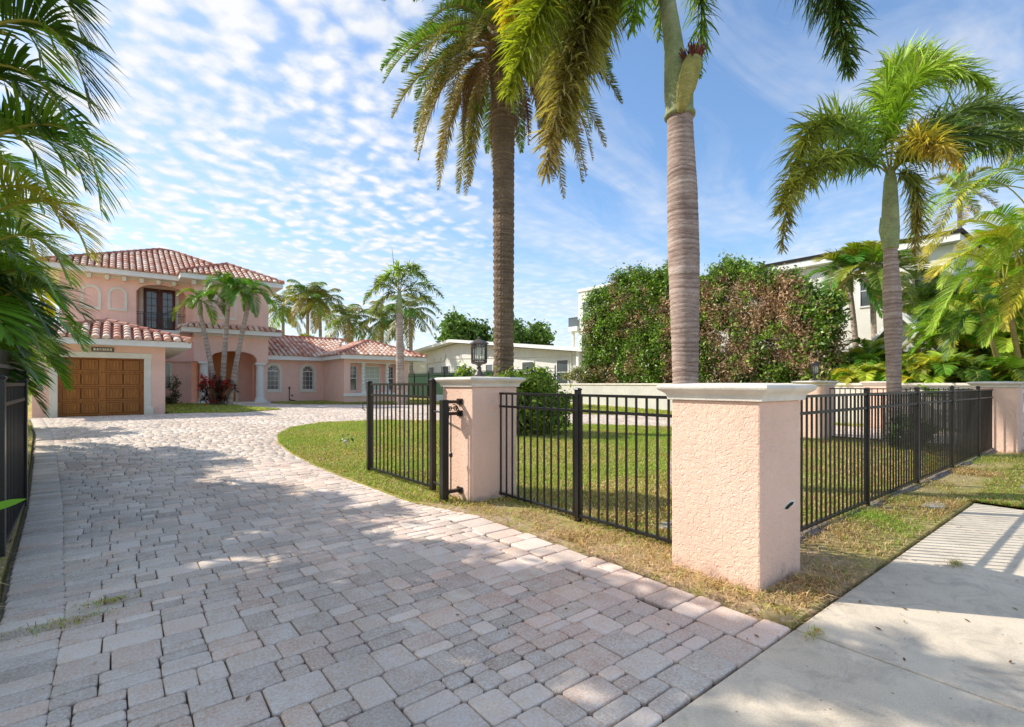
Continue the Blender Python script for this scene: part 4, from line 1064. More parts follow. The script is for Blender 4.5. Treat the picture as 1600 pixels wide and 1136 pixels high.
suv()

# ------------------------------------------------------------------ vegetation
def bez(P0, P1, P2, t):
    t = t[:, None]; return (1-t)**2*P0+2*t*(1-t)*P1+t**2*P2
def norm(a): return a/np.maximum(np.linalg.norm(a, axis=-1, keepdims=True), 1e-9)
def frond_data(P0, P1, P2, style='areca', n=60, ll=.5, w=.03, col=(.1, .2, .04), tipcol=None, t0=.15, var=.25, rng=RNG, droop=None, rachis=.014, rcol=None, dens=1):
    """one pinnate frond on a bent midrib; returns V, NV, IX, C"""
    P0, P1, P2 = (np.array(p, float) for p in (P0, P1, P2))
    per = {'fox': 5, 'date': 3}.get(style, 2)*dens
    t = np.repeat(np.linspace(t0, .995, n), per); m = len(t); t = np.clip(t+rng.uniform(-.5, .5, m)/n*(.8 if style != 'areca' else .25), t0, 1)
    B = bez(P0, P1, P2, t); T = norm(2*(1-t)[:, None]*(P1-P0)+2*t[:, None]*(P2-P1))
    hz = (P2-P0).copy(); hz[2] = 0; hz = hz/max(np.linalg.norm(hz), 1e-6)
    side = np.array([-hz[1], hz[0], 0]); S = norm(np.tile(side, (m, 1))-T*(T@side)[:, None]); Nn = np.cross(T, S)
    Nn = np.where((Nn[:, 2:3] < 0) & (np.abs(T[:, 2:3]) < .7), -Nn, Nn)
    sgn = np.where(np.arange(m) % 2 == 0, 1., -1.)
    u = (t-t0)/(1-t0)
    prof = np.clip(np.sin(PI*np.clip(u*.86+.12, 0, 1))**.6, .12, 1)
    if style == 'fox':
        ph = rng.uniform(0, 2*PI, m); d = T*.55+(S*np.cos(ph)[:, None]+Nn*np.sin(ph)[:, None])*.85; g = .30 if droop is None else droop
    elif style == 'date':
        lift = rng.uniform(-.1, .75, m); d = T*.75+S*sgn[:, None]*.75+Nn*lift[:, None]; g = .05 if droop is None else droop
    elif style == 'coco':
        d = T*(.45+.4*u)[:, None]+S*sgn[:, None]*.9+Nn*.12; g = .55 if droop is None else droop
    else:
        d = T*(.5+.6*u)[:, None]+S*sgn[:, None]*.85+Nn*.42; g = .24 if droop is None else droop
    d = norm(d+rng.normal(0, .07 if style not in ('fox', 'areca') else (.26 if style == 'fox' else .045), (m, 3)))
    Lf = ll*prof*(rng.uniform(.82, 1.12, m) if style != 'fox' else rng.uniform(.55, 1.25, m)); W = w*rng.uniform(.75, 1.2, m)
    wd = norm(np.cross(d, Nn if style != 'fox' else T)+rng.normal(0, .22, (m, 3)))
    down = np.array([0, 0, -1.])
    a = B; d1 = norm(d+down*g*.4); b = a+d1*(Lf*.38)[:, None]; d2 = norm(d+down*g*1.3); c = b+d2*(Lf*.36)[:, None]; d3 = norm(d+down*g*2.4); e = c+d3*(Lf*.3)[:, None]
    hw_ = (W/2)[:, None]*wd
    V = np.stack([a-hw_*.45, a+hw_*.45, b-hw_, b+hw_, c-hw_*.75, c+hw_*.75, e], 1).reshape(-1, 3)
    o = np.arange(m)*7
    IX = np.stack([o, o+1, o+3, o+2, o+2, o+3, o+5, o+4, o+4, o+5, o+6], 1).ravel(); NV = np.tile([4, 4, 3], m)
    col = np.array(col); tc = np.array(tipcol if tipcol is not None else col)
    cc = (col[None]*(1-u[:, None])+tc[None]*u[:, None])*(1+rng.uniform(-var, var, (m, 1)))
    odd = rng.random(m) < .05; cc[odd] = cc[odd]*.5+np.array([.3, .22, .08])*.6
    C = np.repeat(cc, 7, 0); C.reshape(m, 7, 3)[:, 6] *= 1.15
    # midrib
    tt = np.linspace(0, 1, 14); Rb = bez(P0, P1, P2, tt); rad = rachis*(1-.85*tt)+.002
    mb = MB().tube([tuple(p) for p in Rb], list(rad), 5)
    rv = np.array(mb.v); k = len(V); ri = []; rn = []
    for f in mb.f: ri += [i+k for i in f]; rn.append(len(f))
    V = np.vstack([V, rv]); IX = np.concatenate([IX, ri]); NV = np.concatenate([NV, rn])
    C = np.vstack([C, np.tile(np.array(rcol if rcol else (.30, .30, .12)), (len(rv), 1))])
    return V, NV, IX, C
class NB:
    def __init__(s): s.V = []; s.N = []; s.I = []; s.C = []; s.k = 0
    def add(s, d):
        V, n, i, C = d; s.V.append(V); s.N.append(n); s.I.append(np.asarray(i)+s.k); s.C.append(C); s.k += len(V)
    def build(s, name, mat, parent=None): return npobj(name, np.vstack(s.V), np.concatenate(s.N), mat, parent, np.vstack(s.C), np.concatenate(s.I))
def arc(base, az, el, Ln, sag):
    """bezier control points of a frond that leaves at elevation el (deg) and bends down"""
    a, e = R(az), R(el); h = Vector((math.cos(a), math.sin(a), 0)); b = Vector(base)
    P1 = b+(h*math.cos(e)+Vector((0, 0, 1))*math.sin(e))*Ln*.55
    P2 = b+h*Ln*(.35+.55*math.cos(e)*(1-.35*sag))+Vector((0, 0, 1))*(Ln*math.sin(e)*.75-sag*Ln)
    return b, P1, P2
def trunk(name, pts, r0, r1, mat, parent, rings=90, seg=28, bulge=0, ringdepth=.012, flare=1.25, rs=0, n_ring=None, prof=None):
    """palm trunk: swept tube, ring scars cut as real relief"""
    pts = [np.array(p, float) for p in pts]; tt = np.linspace(0, 1, rings+1)
    P = bez(pts[0], pts[1], pts[2], tt); rad = []
    rr = random.Random(rs)
    nr = n_ring or rings/5; ph = 0; V = []; cols_ = []
    for i, t in enumerate(tt):
        r = (float(np.interp(t, [q[0] for q in prof], [q[1] for q in prof])) if prof else r0+(r1-r0)*t+bulge*math.sin(PI*min(1, t*1.05)))
        r *= 1+(flare-1)*math.exp(-t*18)
        ph += 2*PI*nr/rings*rr.uniform(.75, 1.3)
        r *= 1-ringdepth*(1 if math.sin(ph) > .55 else 0)*rr.uniform(.5, 1.3)+rr.uniform(-.003, .003)
        dk = max(0, math.sin(ph)-.35)/.65*rr.uniform(.5, 1); cols_.append((1-.52*dk, 1-.56*dk, 1-.58*dk)); rad.append(r)
    m = MB().tube([tuple(p) for p in P], rad, seg)
    for i in range(len(P)):          # ring scars wander up and down a little round the trunk
        for k in range(seg):
            x, y, z = m.v[i*seg+k]; m.v[i*seg+k] = (x, y, z+.009*math.sin(2*PI*k/seg*2+i*.13)); m.c[i*seg+k] = cols_[i]
    m.c[0] = (.9, .9, .9)
    return m.build(name, mat, parent, smooth=True)

# --- palm 1: foxtail palm by the near pillar (trunk large in the picture)
b1 = ray(1071, 6.6); b1.z = 0
t1 = thing('foxtail_palm', 'tall foxtail palm with thick ringed trunk right behind the largest pillar', 'palm', b1)
zc = zpx(180, b1.x, b1.y); topx = ray(1060, 6.6)
trunk('trunk', [b1, (b1.x+.02, b1.y, zc*.5), (topx.x+.03, topx.y, zc)], .225, .17, M['ring'], t1, 260, 40, .045, .035, 1.35, 2, 76, [(0, .18), (.28, .163), (.42, .178), (.62, .202), (.8, .194), (.93, .170), (1, .163)])
sh = MB(); P0 = Vector((topx.x+.03, topx.y, zc-.02))
prof = [(0, .195), (.04, .20), (.08, .175), (.3, .185), (.6, .16), (.9, .125), (1.3, .11), (1.7, .10)]
lean = ray(1040, 6.6)-ray(1060, 6.6)
pts = [P0+Vector((lean.x, lean.y, 0))*(z/1.4)**1.5*.85+Vector((0, 0, z)) for z, r in prof]
sh.tube(pts, [r for z, r in prof], 28); sh.build('crownshaft', M['green'], t1, smooth=True)
CR1 = pts[-1]
# folded lower sheath with a cut brown stub
ca = ray(1062, 6.45, 176); cb_ = ray(1084, 6.35, 90)
sp_ = MB(); vv = []
ax_ = (cb_-ca).normalized()
sp_.tube([ca, ca.lerp(cb_, .15), ca.lerp(cb_, .5), ca.lerp(cb_, .85), cb_], [.03, .075, .125, .125, .10], 14)
sp_.build('loose_sheath', m_bark('sheath_yellow', (.34, .33, .08), (.46, .42, .14), (.55, .46, .2), 1.0), t1, smooth=True)
st_ = MB(); rq = random.Random(4)
for i in range(90):
    a = rq.uniform(0, 6.3); rr_ = rq.uniform(0, .11); p = cb_+Vector((math.cos(a)*rr_, math.sin(a)*rr_, -.03)); q = p+Vector((math.cos(a)*.06*rq.random()*2, math.sin(a)*.06*rq.random()*2, rq.uniform(.08, .22)))
    st_.tube([p, q], [.012, .004], 5, rq.choice([(.20, .06, .04), (.28, .10, .06), (.12, .04, .03)]))
st_.build('cut_stub', M['dry'], t1)
FOX = (.105, .185, .030); FOXL = (.26, .32, .05); FOXY = (.42, .36, .06); DRYC = (.30, .22, .13)
def fox(P0, P1, P2, parent, n=95, ll=.34, w=.024, col=FOX, tip=None, dn=1.0, **k):
    d = frond_data(P0, P1, P2, 'fox', int(n*.62*dn), ll*1.12, w*1.15, tuple(x*1.45 for x in col), tuple(x*1.35 for x in tip) if tip else None, t0=.12, rachis=.02, var=.6, **k)
    o = npobj('frond', d[0], d[1], M['leaf'], parent, d[3], d[2]); return o
c1 = Vector(CR1)+Vector((0, 0, .1))
# big hanging frond left of the trunk (in front of the date palm)
fox(c1, ray(930, 6.5, -190), ray(852, 6.0, 275), t1, 300, .62, .024, (.10, .165, .03), (.24, .19, .12), dn=1.6)
fox(c1, ray(890, 6.2, -170), ray(795, 5.9, 150), t1, 260, .60, .028, (.15, .21, .025), (.20, .23, .03), dn=1.4)
fox(c1, ray(950, 6.5, -170), ray(880, 6.1, 215), t1, 260, .56, .026, (.11, .16, .03), (.22, .2, .08), dn=1.6)
fox(c1, ray(860, 6.6, -160), ray(790, 6.4, 40), t1, 200, .55, .028, (.19, .22, .025), (.32, .27, .03), dn=1.2)
fox(c1, ray(980, 6.8, -150), ray(925, 6.8, 90), t1, 200, .5, .026, (.09, .14, .03), (.16, .17, .05), dn=1.4)
fox(c1, ray(1300, 6.5, -260), ray(1325, 6.3, 115), t1, 260, .60, .026, (.05, .09, .03), (.055, .1, .03), dn=1.5)
fox(c1, ray(1010, 5.9, -130), ray(985, 5.8, 50), t1, 110, .36, .024)
fox(c1, ray(1110, 7.3, -120), ray(1092, 7.3, 120), t1, 120, .38, .024, (.08, .14, .03))
fox(c1, ray(1040, 7.6, -140), ray(1030, 7.8, 60), t1, 120, .38, .024, (.09, .15, .03))
fox(c1, ray(1230, 6.5, -230), ray(1325, 6.5, 95), t1, 160, .44, .026, (.045, .085, .03), (.05, .09, .03))
fox(c1, ray(1000, 7.0, -420), ray(820, 8.0, -320), t1, 130, .42, .026)
fox(c1, ray(1120, 5.6, -420), ray(1220, 5.3, -330), t1, 130, .42, .026)

# --- date palm
b2 = ray(787, 13.6)
t2 = thing('date_palm', 'tall canary island date palm with brown scarred trunk behind the lantern', 'palm', b2)
ztop = zpx(175, b2.x, b2.y)
def date_trunk():
    seg, n = 44, 420; V = []; H_ = ztop+.4-b2.z
    for i in range(n+1):
        z = H_*i/n
        r = .272+.05*math.exp(-z*2)-.008*math.sin(z*.7)+(.05*max(0, (z-H_+1.6)/1.6))
        for k in range(seg):
            a = 2*PI*k/seg
            s1 = math.sin(a*9+z*17); s2 = math.sin(a*9-z*17)
            d = max(0, s1*s2); d2 = .018*d+.010*math.sin(z*34+a)+random.uniform(-.006, .006)
            V.append((b2.x+(r+d2)*math.cos(a), b2.y+(r+d2)*math.sin(a), b2.z+z))
    fs = [(i*seg+k, i*seg+(k+1) % seg, (i+1)*seg+(k+1) % seg, (i+1)*seg+k) for i in range(n) for k in range(seg)]
    MB().add(V, fs).build('trunk', M['date'], t2)
date_trunk()
cc = Vector((b2.x, b2.y, ztop+2.35)); rq = random.Random(21)
MB().lathe([(.3, -2.4), (.36, -1.7), (.42, -1.1), (.52, -.6), (.5, -.1), (.3, .4)], tuple(cc), 18).build('boot_head', M['date'], t2)
DG = (.095, .16, .038)
nf = 84
for i in range(nf):
    az = i*137.5+rq.uniform(-12, 12); u = i/nf
    el = 78-128*u+rq.uniform(-8, 8); Ln = rq.uniform(3.2, 3.8)
    base = cc+Vector((math.cos(R(az))*.4, math.sin(R(az))*.4, -1.1*u+.2))
    sag = .28+.42*u
    P0, P1, P2 = arc(base, az, max(el, -35), Ln, sag)
    if el < -8: P1 = base+Vector((math.cos(R(az)), math.sin(R(az)), .05))*Ln*.42; P2 = base+Vector((math.cos(R(az))*Ln*.60, math.sin(R(az))*Ln*.60, -Ln*rq.uniform(.72, .98)))
    dead = u > .9 and rq.random() < .7
    col = (.24, .18, .11) if dead else tuple(x*rq.uniform(.8, 1.3) for x in DG); tip = (.22, .18, .09) if u > .62 and rq.random() < .6 else None
    d = frond_data(P0, P1, P2, 'date', 105, .40, .028, col, tip, t0=.12, rachis=.03, rcol=(.36, .27, .12))
    npobj('frond', d[0], d[1], M['leaf'], t2, d[3], d[2])
for i in range(26):       # hanging brown stubs and fibres under the crown
    az = rq.uniform(0, 360); base = cc+Vector((math.cos(R(az))*.36, math.sin(R(az))*.36, -1.0))
    d = frond_data(base, base+Vector((math.cos(R(az))*.8, math.sin(R(az))*.8, -.3)), base+Vector((math.cos(R(az))*.75, math.sin(R(az))*.75, -rq.uniform(1.3, 2.4))), 'date', 40, .22, .02, (.26, .17, .10), None, t0=.1, rachis=.035, rcol=(.30, .20, .11))
    npobj('dead_frond', d[0], d[1], M['dry'], t2, d[3], d[2])

# --- palm 3: foxtail on the right
b3 = ray(1397, 10.9); b3.z = 0
t3 = thing('foxtail_palm', 'foxtail palm with bulging ringed trunk rising behind the long street fence', 'palm', b3)
z3 = zpx(388, b3.x, b3.y); q3 = ray(1391, 10.9)
trunk('trunk', [b3, (b3.x+.03, b3.y, z3*.5), (q3.x, q3.y, z3)], .22, .19, M['ring'], t3, 240, 36, .055, .03, 1.3, 3, 50, [(0, .16), (.3, .133), (.45, .142), (.62, .170), (.78, .170), (.92, .138), (1, .13)])
z3b = zpx(282, b3.x, b3.y)
P0 = Vector((q3.x, q3.y, z3-.02)); hh = z3b-z3
MB().tube([P0+Vector((0, 0, z)) for z in (0, .05, hh*.3, hh*.7, hh, hh+.3)], [.15, .155, .17, .145, .12, .07], 26).build('crownshaft', M['green'], t3, smooth=True)
MB().tube([ray(1381, 10.8, 385), ray(1377, 10.7, 360), ray(1376, 10.7, 340)], [.03, .05, .01], 8).build('spathe', M['green'], t3)
c3 = Vector((q3.x, q3.y, z3b+.1)); D3 = 10.9
for (ax1, ay1, d1), (ax2, ay2, d2), n, ll, col, tip in [
    ((1250, 60, 10.6), (1222, 395, 10.2), 200, .62, (.14, .22, .04), (.20, .18, .06)),
    ((1300, 190, 10.0), (1215, 330, 9.6), 160, .52, (.10, .17, .03), (.20, .2, .06)),
    ((1400, 30, 10.6), (1550, 140, 10.2), 190, .6, (.20, .30, .05), (.24, .32, .06)),
    ((1350, 70, 11.6), (1480, 90, 12.2), 140, .6, (.15, .24, .04), (.2, .28, .05)),
    ((1460, 180, 10.5), (1640, 230, 10.4), 180, .62, (.06, .11, .03), (.09, .13, .04)),
    ((1440, 170, 10.0), (1500, 262, 9.4), 85, .5, (.20, .22, .04), (.40, .31, .11)), ((1425, 175, 10.4), (1455, 240, 9.8), 60, .45, (.30, .27, .05), (.34, .26, .10)),
    ((1500, 120, 11.0), (1600, 190, 11.5), 150, .62, (.07, .12, .04), (.10, .14, .05)),
    ((1450, 250, 11.0), (1428, 400, 11.0), 120, .42, (.12, .17, .05), (.26, .22, .10)),
    ((1335, 150, 11.8), (1290, 210, 12.5), 120, .55, (.12, .2, .04), None),
    ((1400, 60, 12.0), (1420, 120, 12.8), 120, .6, (.14, .22, .04), None)]:
    fox(c3, ray(ax1, d1, ay1), ray(ax2, d2, ay2), t3, n, ll, .030, col, tip, dn=1.5)

# --- generic palms
def palm(px, d, y_top, label, r=.14, style='coco', nf=16, Ln=2.6, ll=.6, w=.05, lean=0, group=None, name='coconut_palm', shaft=False, base_py=None, col=(.12, .19, .035), crown_as_parts=False, elmin=-35, seed=0, mat='ringfar', n=36, t0=.15, depth_lean=0, z0=None):
    b = ray(px, d) if z0 is None else Vector((*ray(px, d).xy, z0))
    rq = random.Random(seed+int(px)); tp = ray(px+lean, d+depth_lean, y_top)
    t = thing(name, label, 'palm', b, group)
    mid = Vector(b).lerp(tp, .5)+Vector((rq.uniform(-.15, .15), rq.uniform(-.15, .15), 0))
    trunk('trunk', [b, mid, tp], r, r*.7, M[mat], t, 110, 12, 0, .04, 1.2, seed, 26)
    top = tp.copy()
    if shaft:
        MB().tube([tp-Vector((0, 0, .02)), tp+Vector((0, 0, .3)), tp+Vector((0, 0, .7)), tp+Vector((0, 0, .95))], [r*.95, r*.9, r*.6, r*.3], 12).build('crownshaft', M['green'], t, smooth=True); top = tp+Vector((0, 0, .8))
    nb = NB()
    for i in range(nf):
        u = i/max(1, nf-1); az = i*137.5+rq.uniform(-15, 15)+seed*40; el = 80-(80-elmin)*u+rq.uniform(-8, 8); l_ = Ln*rq.uniform(.85, 1.12)
        P = arc(top, az, el, l_, .25+.35*u)
        c = tuple(x*rq.uniform(.75, 1.3) for x in col); tip = None
        if u > .8 and rq.random() < .6: c = (.30, .24, .10)
        elif rq.random() < .25: tip = (.34, .30, .07)
        nb.add(frond_data(*P, style, n, ll, w, c, tip, t0=t0, rachis=.02, rcol=(.34, .32, .12)))
    nb.build('crown', M['leaf'], t)
    return t
G1 = 'palms rising behind the pink villa'
for a in ((447, 52, 478, 'palm behind the villa, first one right of its upper roof, slightly yellowed', 0),
          (478, 50, 462, 'tallest coconut palm behind the villa, in the middle of its group of three', 1),
          (505, 50, 470, 'coconut palm behind the villa, right one of the group of three', 2),
          (550, 46, 500, 'coconut palm standing alone behind the low wing roof', 4),
          (597, 46, 500, 'smaller coconut palm behind the bay roof, left of the grey palm trunk', 5),
          (646, 44, 485, 'slender coconut palm right of the grey palm trunk, above the white house eave', 6)):
    palm(a[0]-(3 if a[4] != 1 else 0), a[1], a[2], a[3], r=.2, nf=22, Ln=3.1, ll=.95, w=.075, lean=(3 if a[4] % 2 else -2), group=G1, seed=a[4], col=(.16, .22, .05) if a[4] in (0, 2) else (.12, .18, .045), n=34)
palm(478, 46, 536, 'low round fan palm top showing above the wing roof', r=.1, style='fox', nf=14, Ln=1.2, ll=.5, w=.06, name='fan_palm', seed=11, col=(.14, .25, .05))
# mid lawn foxtail in front of the bay
tm = palm(625, 25.5, 487, 'slim grey trunked foxtail palm in front of the bay windows of the villa', r=.2, style='fox', nf=0, name='foxtail_palm', shaft=True, seed=3) if False else None
b = ray(626, 25.5); tm = thing('foxtail_palm', 'slim grey trunked foxtail palm in front of the bay windows of the villa', 'palm', b)
tp = ray(624, 25.5, 490)
trunk('trunk', [b, Vector(b).lerp(tp, .5), tp], .24, .17, M['ringfar'], tm, 120, 20, .0, .03, 1.25, 7, 40)
MB().tube([tp, tp+Vector((0, 0, .4)), tp+Vector((0, 0, .9)), tp+Vector((0, 0, 1.2))], [.17, .165, .12, .06], 14).build('crownshaft', M['green'], tm, smooth=True)
MB().tube([ray(616, 25.4, 420), ray(612, 25.4, 385)], [.03, .004], 6).build('spear_leaf', M['green'], tm)
ct = tp+Vector((0, 0, 1.05))
for p1, p2, c in (((590, 425), (568, 475), (.14, .18, .06)), ((660, 425), (692, 465), (.12, .17, .05)), ((612, 405), (600, 440), (.2, .27, .07)), ((632, 405), (655, 420), (.13, .18, .05)),
                  ((600, 450), (578, 500), (.16, .18, .09)), ((645, 400), (668, 440), (.12, .18, .05)), ((605, 415), (586, 450), (.15, .2, .06)), ((620, 400), (624, 430), (.18, .25, .06)), ((650, 440), (690, 490), (.1, .15, .05))):
    fox(ct, ray(p1[0], 25.5, p1[1]), ray(p2[0], 25.5+random.uniform(-1.2, 1.2), p2[1]), tm, 60, .46, .05, c, dn=.9)
# three christmas palms before the portico
G2 = 'slim palms in front of the villa entrance'
def adon(px0, px1, ytop, label, dead, seed, nf=11, col=(.075, .17, .028)):
    b = ray(px0, 24.6); tp = ray(px1, 24.6, ytop); t = thing('christmas_palm', label, 'palm', b, G2)
    mid = Vector(b).lerp(tp, .5)+(ray(px1, 24.6)-ray(px0, 24.6))*-.12; mid.z = (b.z+tp.z)/2
    trunk('trunk', [b, mid, tp], .13, .10, M['ringfar'], t, 80, 12, 0, .04, 1.3, seed, 26)
    MB().tube([tp, tp+Vector((0, 0, .35)), tp+Vector((0, 0, .75))], [.105, .11, .05], 10).build('crownshaft', M['green'], t, smooth=True)
    top = tp+Vector((0, 0, .65)); nb = NB(); rq = random.Random(seed)
    for i in range(nf):
        u = i/(nf-1); az = i*137.5+seed*50; el = 75-70*u
        nb.add(frond_data(*arc(top, az, el, rq.uniform(1.5, 1.9), .5+.35*u), 'areca', 50, .46, .034, tuple(x*rq.uniform(.9, 1.6) for x in col), (.2, .3, .05) if rq.random() < .3 else None, rachis=.02))
    if dead: nb.add(frond_data(top, ray(290, 24.4, 440), ray(282, 24.2, 520), 'areca', 46, .4, .05, (.36, .25, .18), None, rachis=.02, droop=.8))
    nb.build('crown', M['leaf'], t)
adon(340, 313, 492, 'left leaning slim palm before the portico, with one dead brown frond', True, 1, 8)
adon(346, 357, 470, 'upright middle slim palm before the portico', False, 2, 14)
adon(358, 388, 478, 'right leaning slim palm before the portico', False, 3, 15)

# --- broad-leaved foliage
def leaf_cloud(centers, radii, n, size, cols, rng=RNG, flat=.5, shell=.55, weights=None, upcol=None, aspect=.5):
    """leaves spread through the outer volume of blobs"""
    K = len(centers); w = np.array(weights if weights is not None else [r[0]*r[1]*r[2] if hasattr(r, '__len__') else r**3 for r in radii], float)**.7; w /= w.sum()
    k = rng.choice(K, n, p=w); ctr = np.array(centers)[k]; rad = np.array([r if hasattr(r, '__len__') else (r, r, r) for r in radii])[k]
    d = norm(rng.normal(size=(n, 3))); rr = (shell+(1-shell)*rng.random(n)**.7)*rng.uniform(.8, 1.22, n)
    m_ = max(1, n//14); pick = rng.integers(0, m_, n); P = (ctr+d*rad*rr[:, None])[:m_][pick]+rng.normal(size=(n, 3))*size*1.35
    d = d[:m_][pick]; rr = rr[:m_][pick]+rng.uniform(-.15, .15, n); d = norm(d+rng.normal(0, .35, (n, 3)))
    nd = norm(d+rng.normal(0, .7, (n, 3))+np.array([0, 0, .3])); a = norm(np.cross(nd, rng.normal(size=(n, 3)))); b = np.cross(nd, a)
    s = size*rng.uniform(.6, 1.35, n)[:, None]
    V = np.stack([P-a*s, P-b*s*aspect+nd*s*.12, P+a*s*1.05-nd*s*.15, P+b*s*aspect+nd*s*.12], 1).reshape(-1, 3)
    o = np.arange(n)*4; IX = np.stack([o, o+1, o+2, o+3], 1).ravel()
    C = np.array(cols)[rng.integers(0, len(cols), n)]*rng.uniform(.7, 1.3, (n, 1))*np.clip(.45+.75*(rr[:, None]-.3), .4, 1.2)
    return V, np.full(n, 4), IX, np.repeat(C, 4, 0)
GR = [(.06, .13, .025), (.085, .17, .03), (.13, .24, .04), (.045, .09, .02)]
def bush(name, label, cat, base, blobs, n, size, cols, stems=6, group=None, aspect=.5, dz=0, nm='foliage', smat='twig'):
    t = thing(name, label, cat, base, group); nb = NB()
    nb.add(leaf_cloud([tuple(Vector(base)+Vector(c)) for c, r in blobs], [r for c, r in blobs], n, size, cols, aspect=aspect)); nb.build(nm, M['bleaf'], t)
    sm = MB(); rq = random.Random(int(base[0]*100)); bz = Vector(base)
    for c, r in blobs[:stems]:
        c = bz+Vector(c); r0_ = (r[0]+r[2])*.5 if hasattr(r, '__len__') else r
        s0 = bz+Vector((rq.uniform(-.08, .08), rq.uniform(-.08, .08), -.02))
        sm.tube([s0, s0.lerp(c, .5)+Vector((0, 0, .0)), c], [.035*max(1, r0_*1.2), .02*max(1, r0_*1.2), .01], 6)
        for _ in range(8):
            e_ = c+Vector((rq.gauss(0, .5), rq.gauss(0, .5), rq.gauss(.1, .5)))*r0_; sm.tube([s0.lerp(c, rq.uniform(.4, .9)), e_], [.014, .003], 5)
    sm.build('stems', M[smat], t)
    return t
YG = [(.13, .24, .03), (.22, .33, .04), (.09, .18, .03), (.30, .38, .06), (.06, .12, .025)]
pb = ray(838, 12.6)
bush('leafy_shrub', 'glossy yellow green shrub right of the lantern pillar, below the date palm', 'shrub', pb,
     [((-.25, .1, .6), (.6, .55, .6)), ((.2, -.1, .75), (.55, .55, .5)), ((-.5, .3, 1.05), (.55, .5, .45)), ((.25, .1, .35), (.75, .6, .4)), ((-.1, 0, 1.35), (.4, .4, .3)), ((.55, -.2, .85), (.35, .35, .35))], 6500, .07, YG, aspect=.42)
pb = ray(775, 13.0)
bush('leafy_shrub', 'low bright shrub around the foot of the date palm trunk', 'shrub', pb,
     [((-.3, -.2, .9), (.5, .4, .6)), ((.3, -.3, 1.0), (.5, .4, .55)), ((.8, 0, .9), (.4, .4, .6)), ((0, -.4, .7), (.7, .4, .6))], 4200, .07, YG, aspect=.42)
pb = ray(733, 13.5)
bush('leafy_shrub', 'small yellow green shrub peeking left of the lantern over the pillar cap', 'shrub', pb, [((0, 0, 1.2), (.3, .3, .5)), ((-.1, 0, .6), (.35, .3, .5))], 1300, .07, YG[1:4], aspect=.42)
# background trees
for px, d, yt, rx, lab in ((730, 55, 490, 2.6, 'bushy green tree behind the white house, left of the date palm trunk'), (800, 55, 500, 3.0, 'bushy green tree behind the white house, behind and right of the date palm trunk')):
    b = ray(px, d); zt_ = zpx(yt, b.x, b.y); bl = []
    rq = random.Random(px)
    for i in range(12): bl.append(((rq.uniform(-1, 1)*rx, rq.uniform(-1, 1)*1.6, zt_-1.6-rq.random()**1.2*3.2+.2-abs(rq.uniform(0, .3))), rq.uniform(.9, 1.5)))
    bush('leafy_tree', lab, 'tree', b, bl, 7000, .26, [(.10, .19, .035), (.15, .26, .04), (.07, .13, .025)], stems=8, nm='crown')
bl = [(( 0, -5.5+1.1*i, .75), (.35, .7, .45)) for i in range(6)]
# ficus hedge, green and burnt patches
HX = 20.9
_G3 = np.random.default_rng(8).random((40, 40, 40))
def n3(P, sc):
    q = (P*sc) % 38; i = q.astype(int); f = q-i; f = f*f*(3-2*f); r = 0
    for a in (0, 1):
        for b in (0, 1):
            for c in (0, 1):
                w_ = (f[:, 0] if a else 1-f[:, 0])*(f[:, 1] if b else 1-f[:, 1])*(f[:, 2] if c else 1-f[:, 2]); r = r+w_*_G3[i[:, 0]+a, i[:, 1]+b, i[:, 2]+c]
    return r
def leaf_quads(P, size, cols, aspect=.5, face=None, rng=RNG):
    n = len(P); nd = norm(rng.normal(0, .8, (n, 3))+np.array(face if face is not None else (0, 0, .5))); a = norm(np.cross(nd, rng.normal(size=(n, 3)))); b = np.cross(nd, a)
    s_ = size*rng.uniform(.6, 1.35, n)[:, None]
    V = np.stack([P-a*s_, P-b*s_*aspect+nd*s_*.12, P+a*s_*1.05-nd*s_*.15, P+b*s_*aspect+nd*s_*.12], 1).reshape(-1, 3)
    o = np.arange(n)*4; return V, np.full(n, 4), np.stack([o, o+1, o+2, o+3], 1).ravel(), np.repeat(cols, 4, 0)
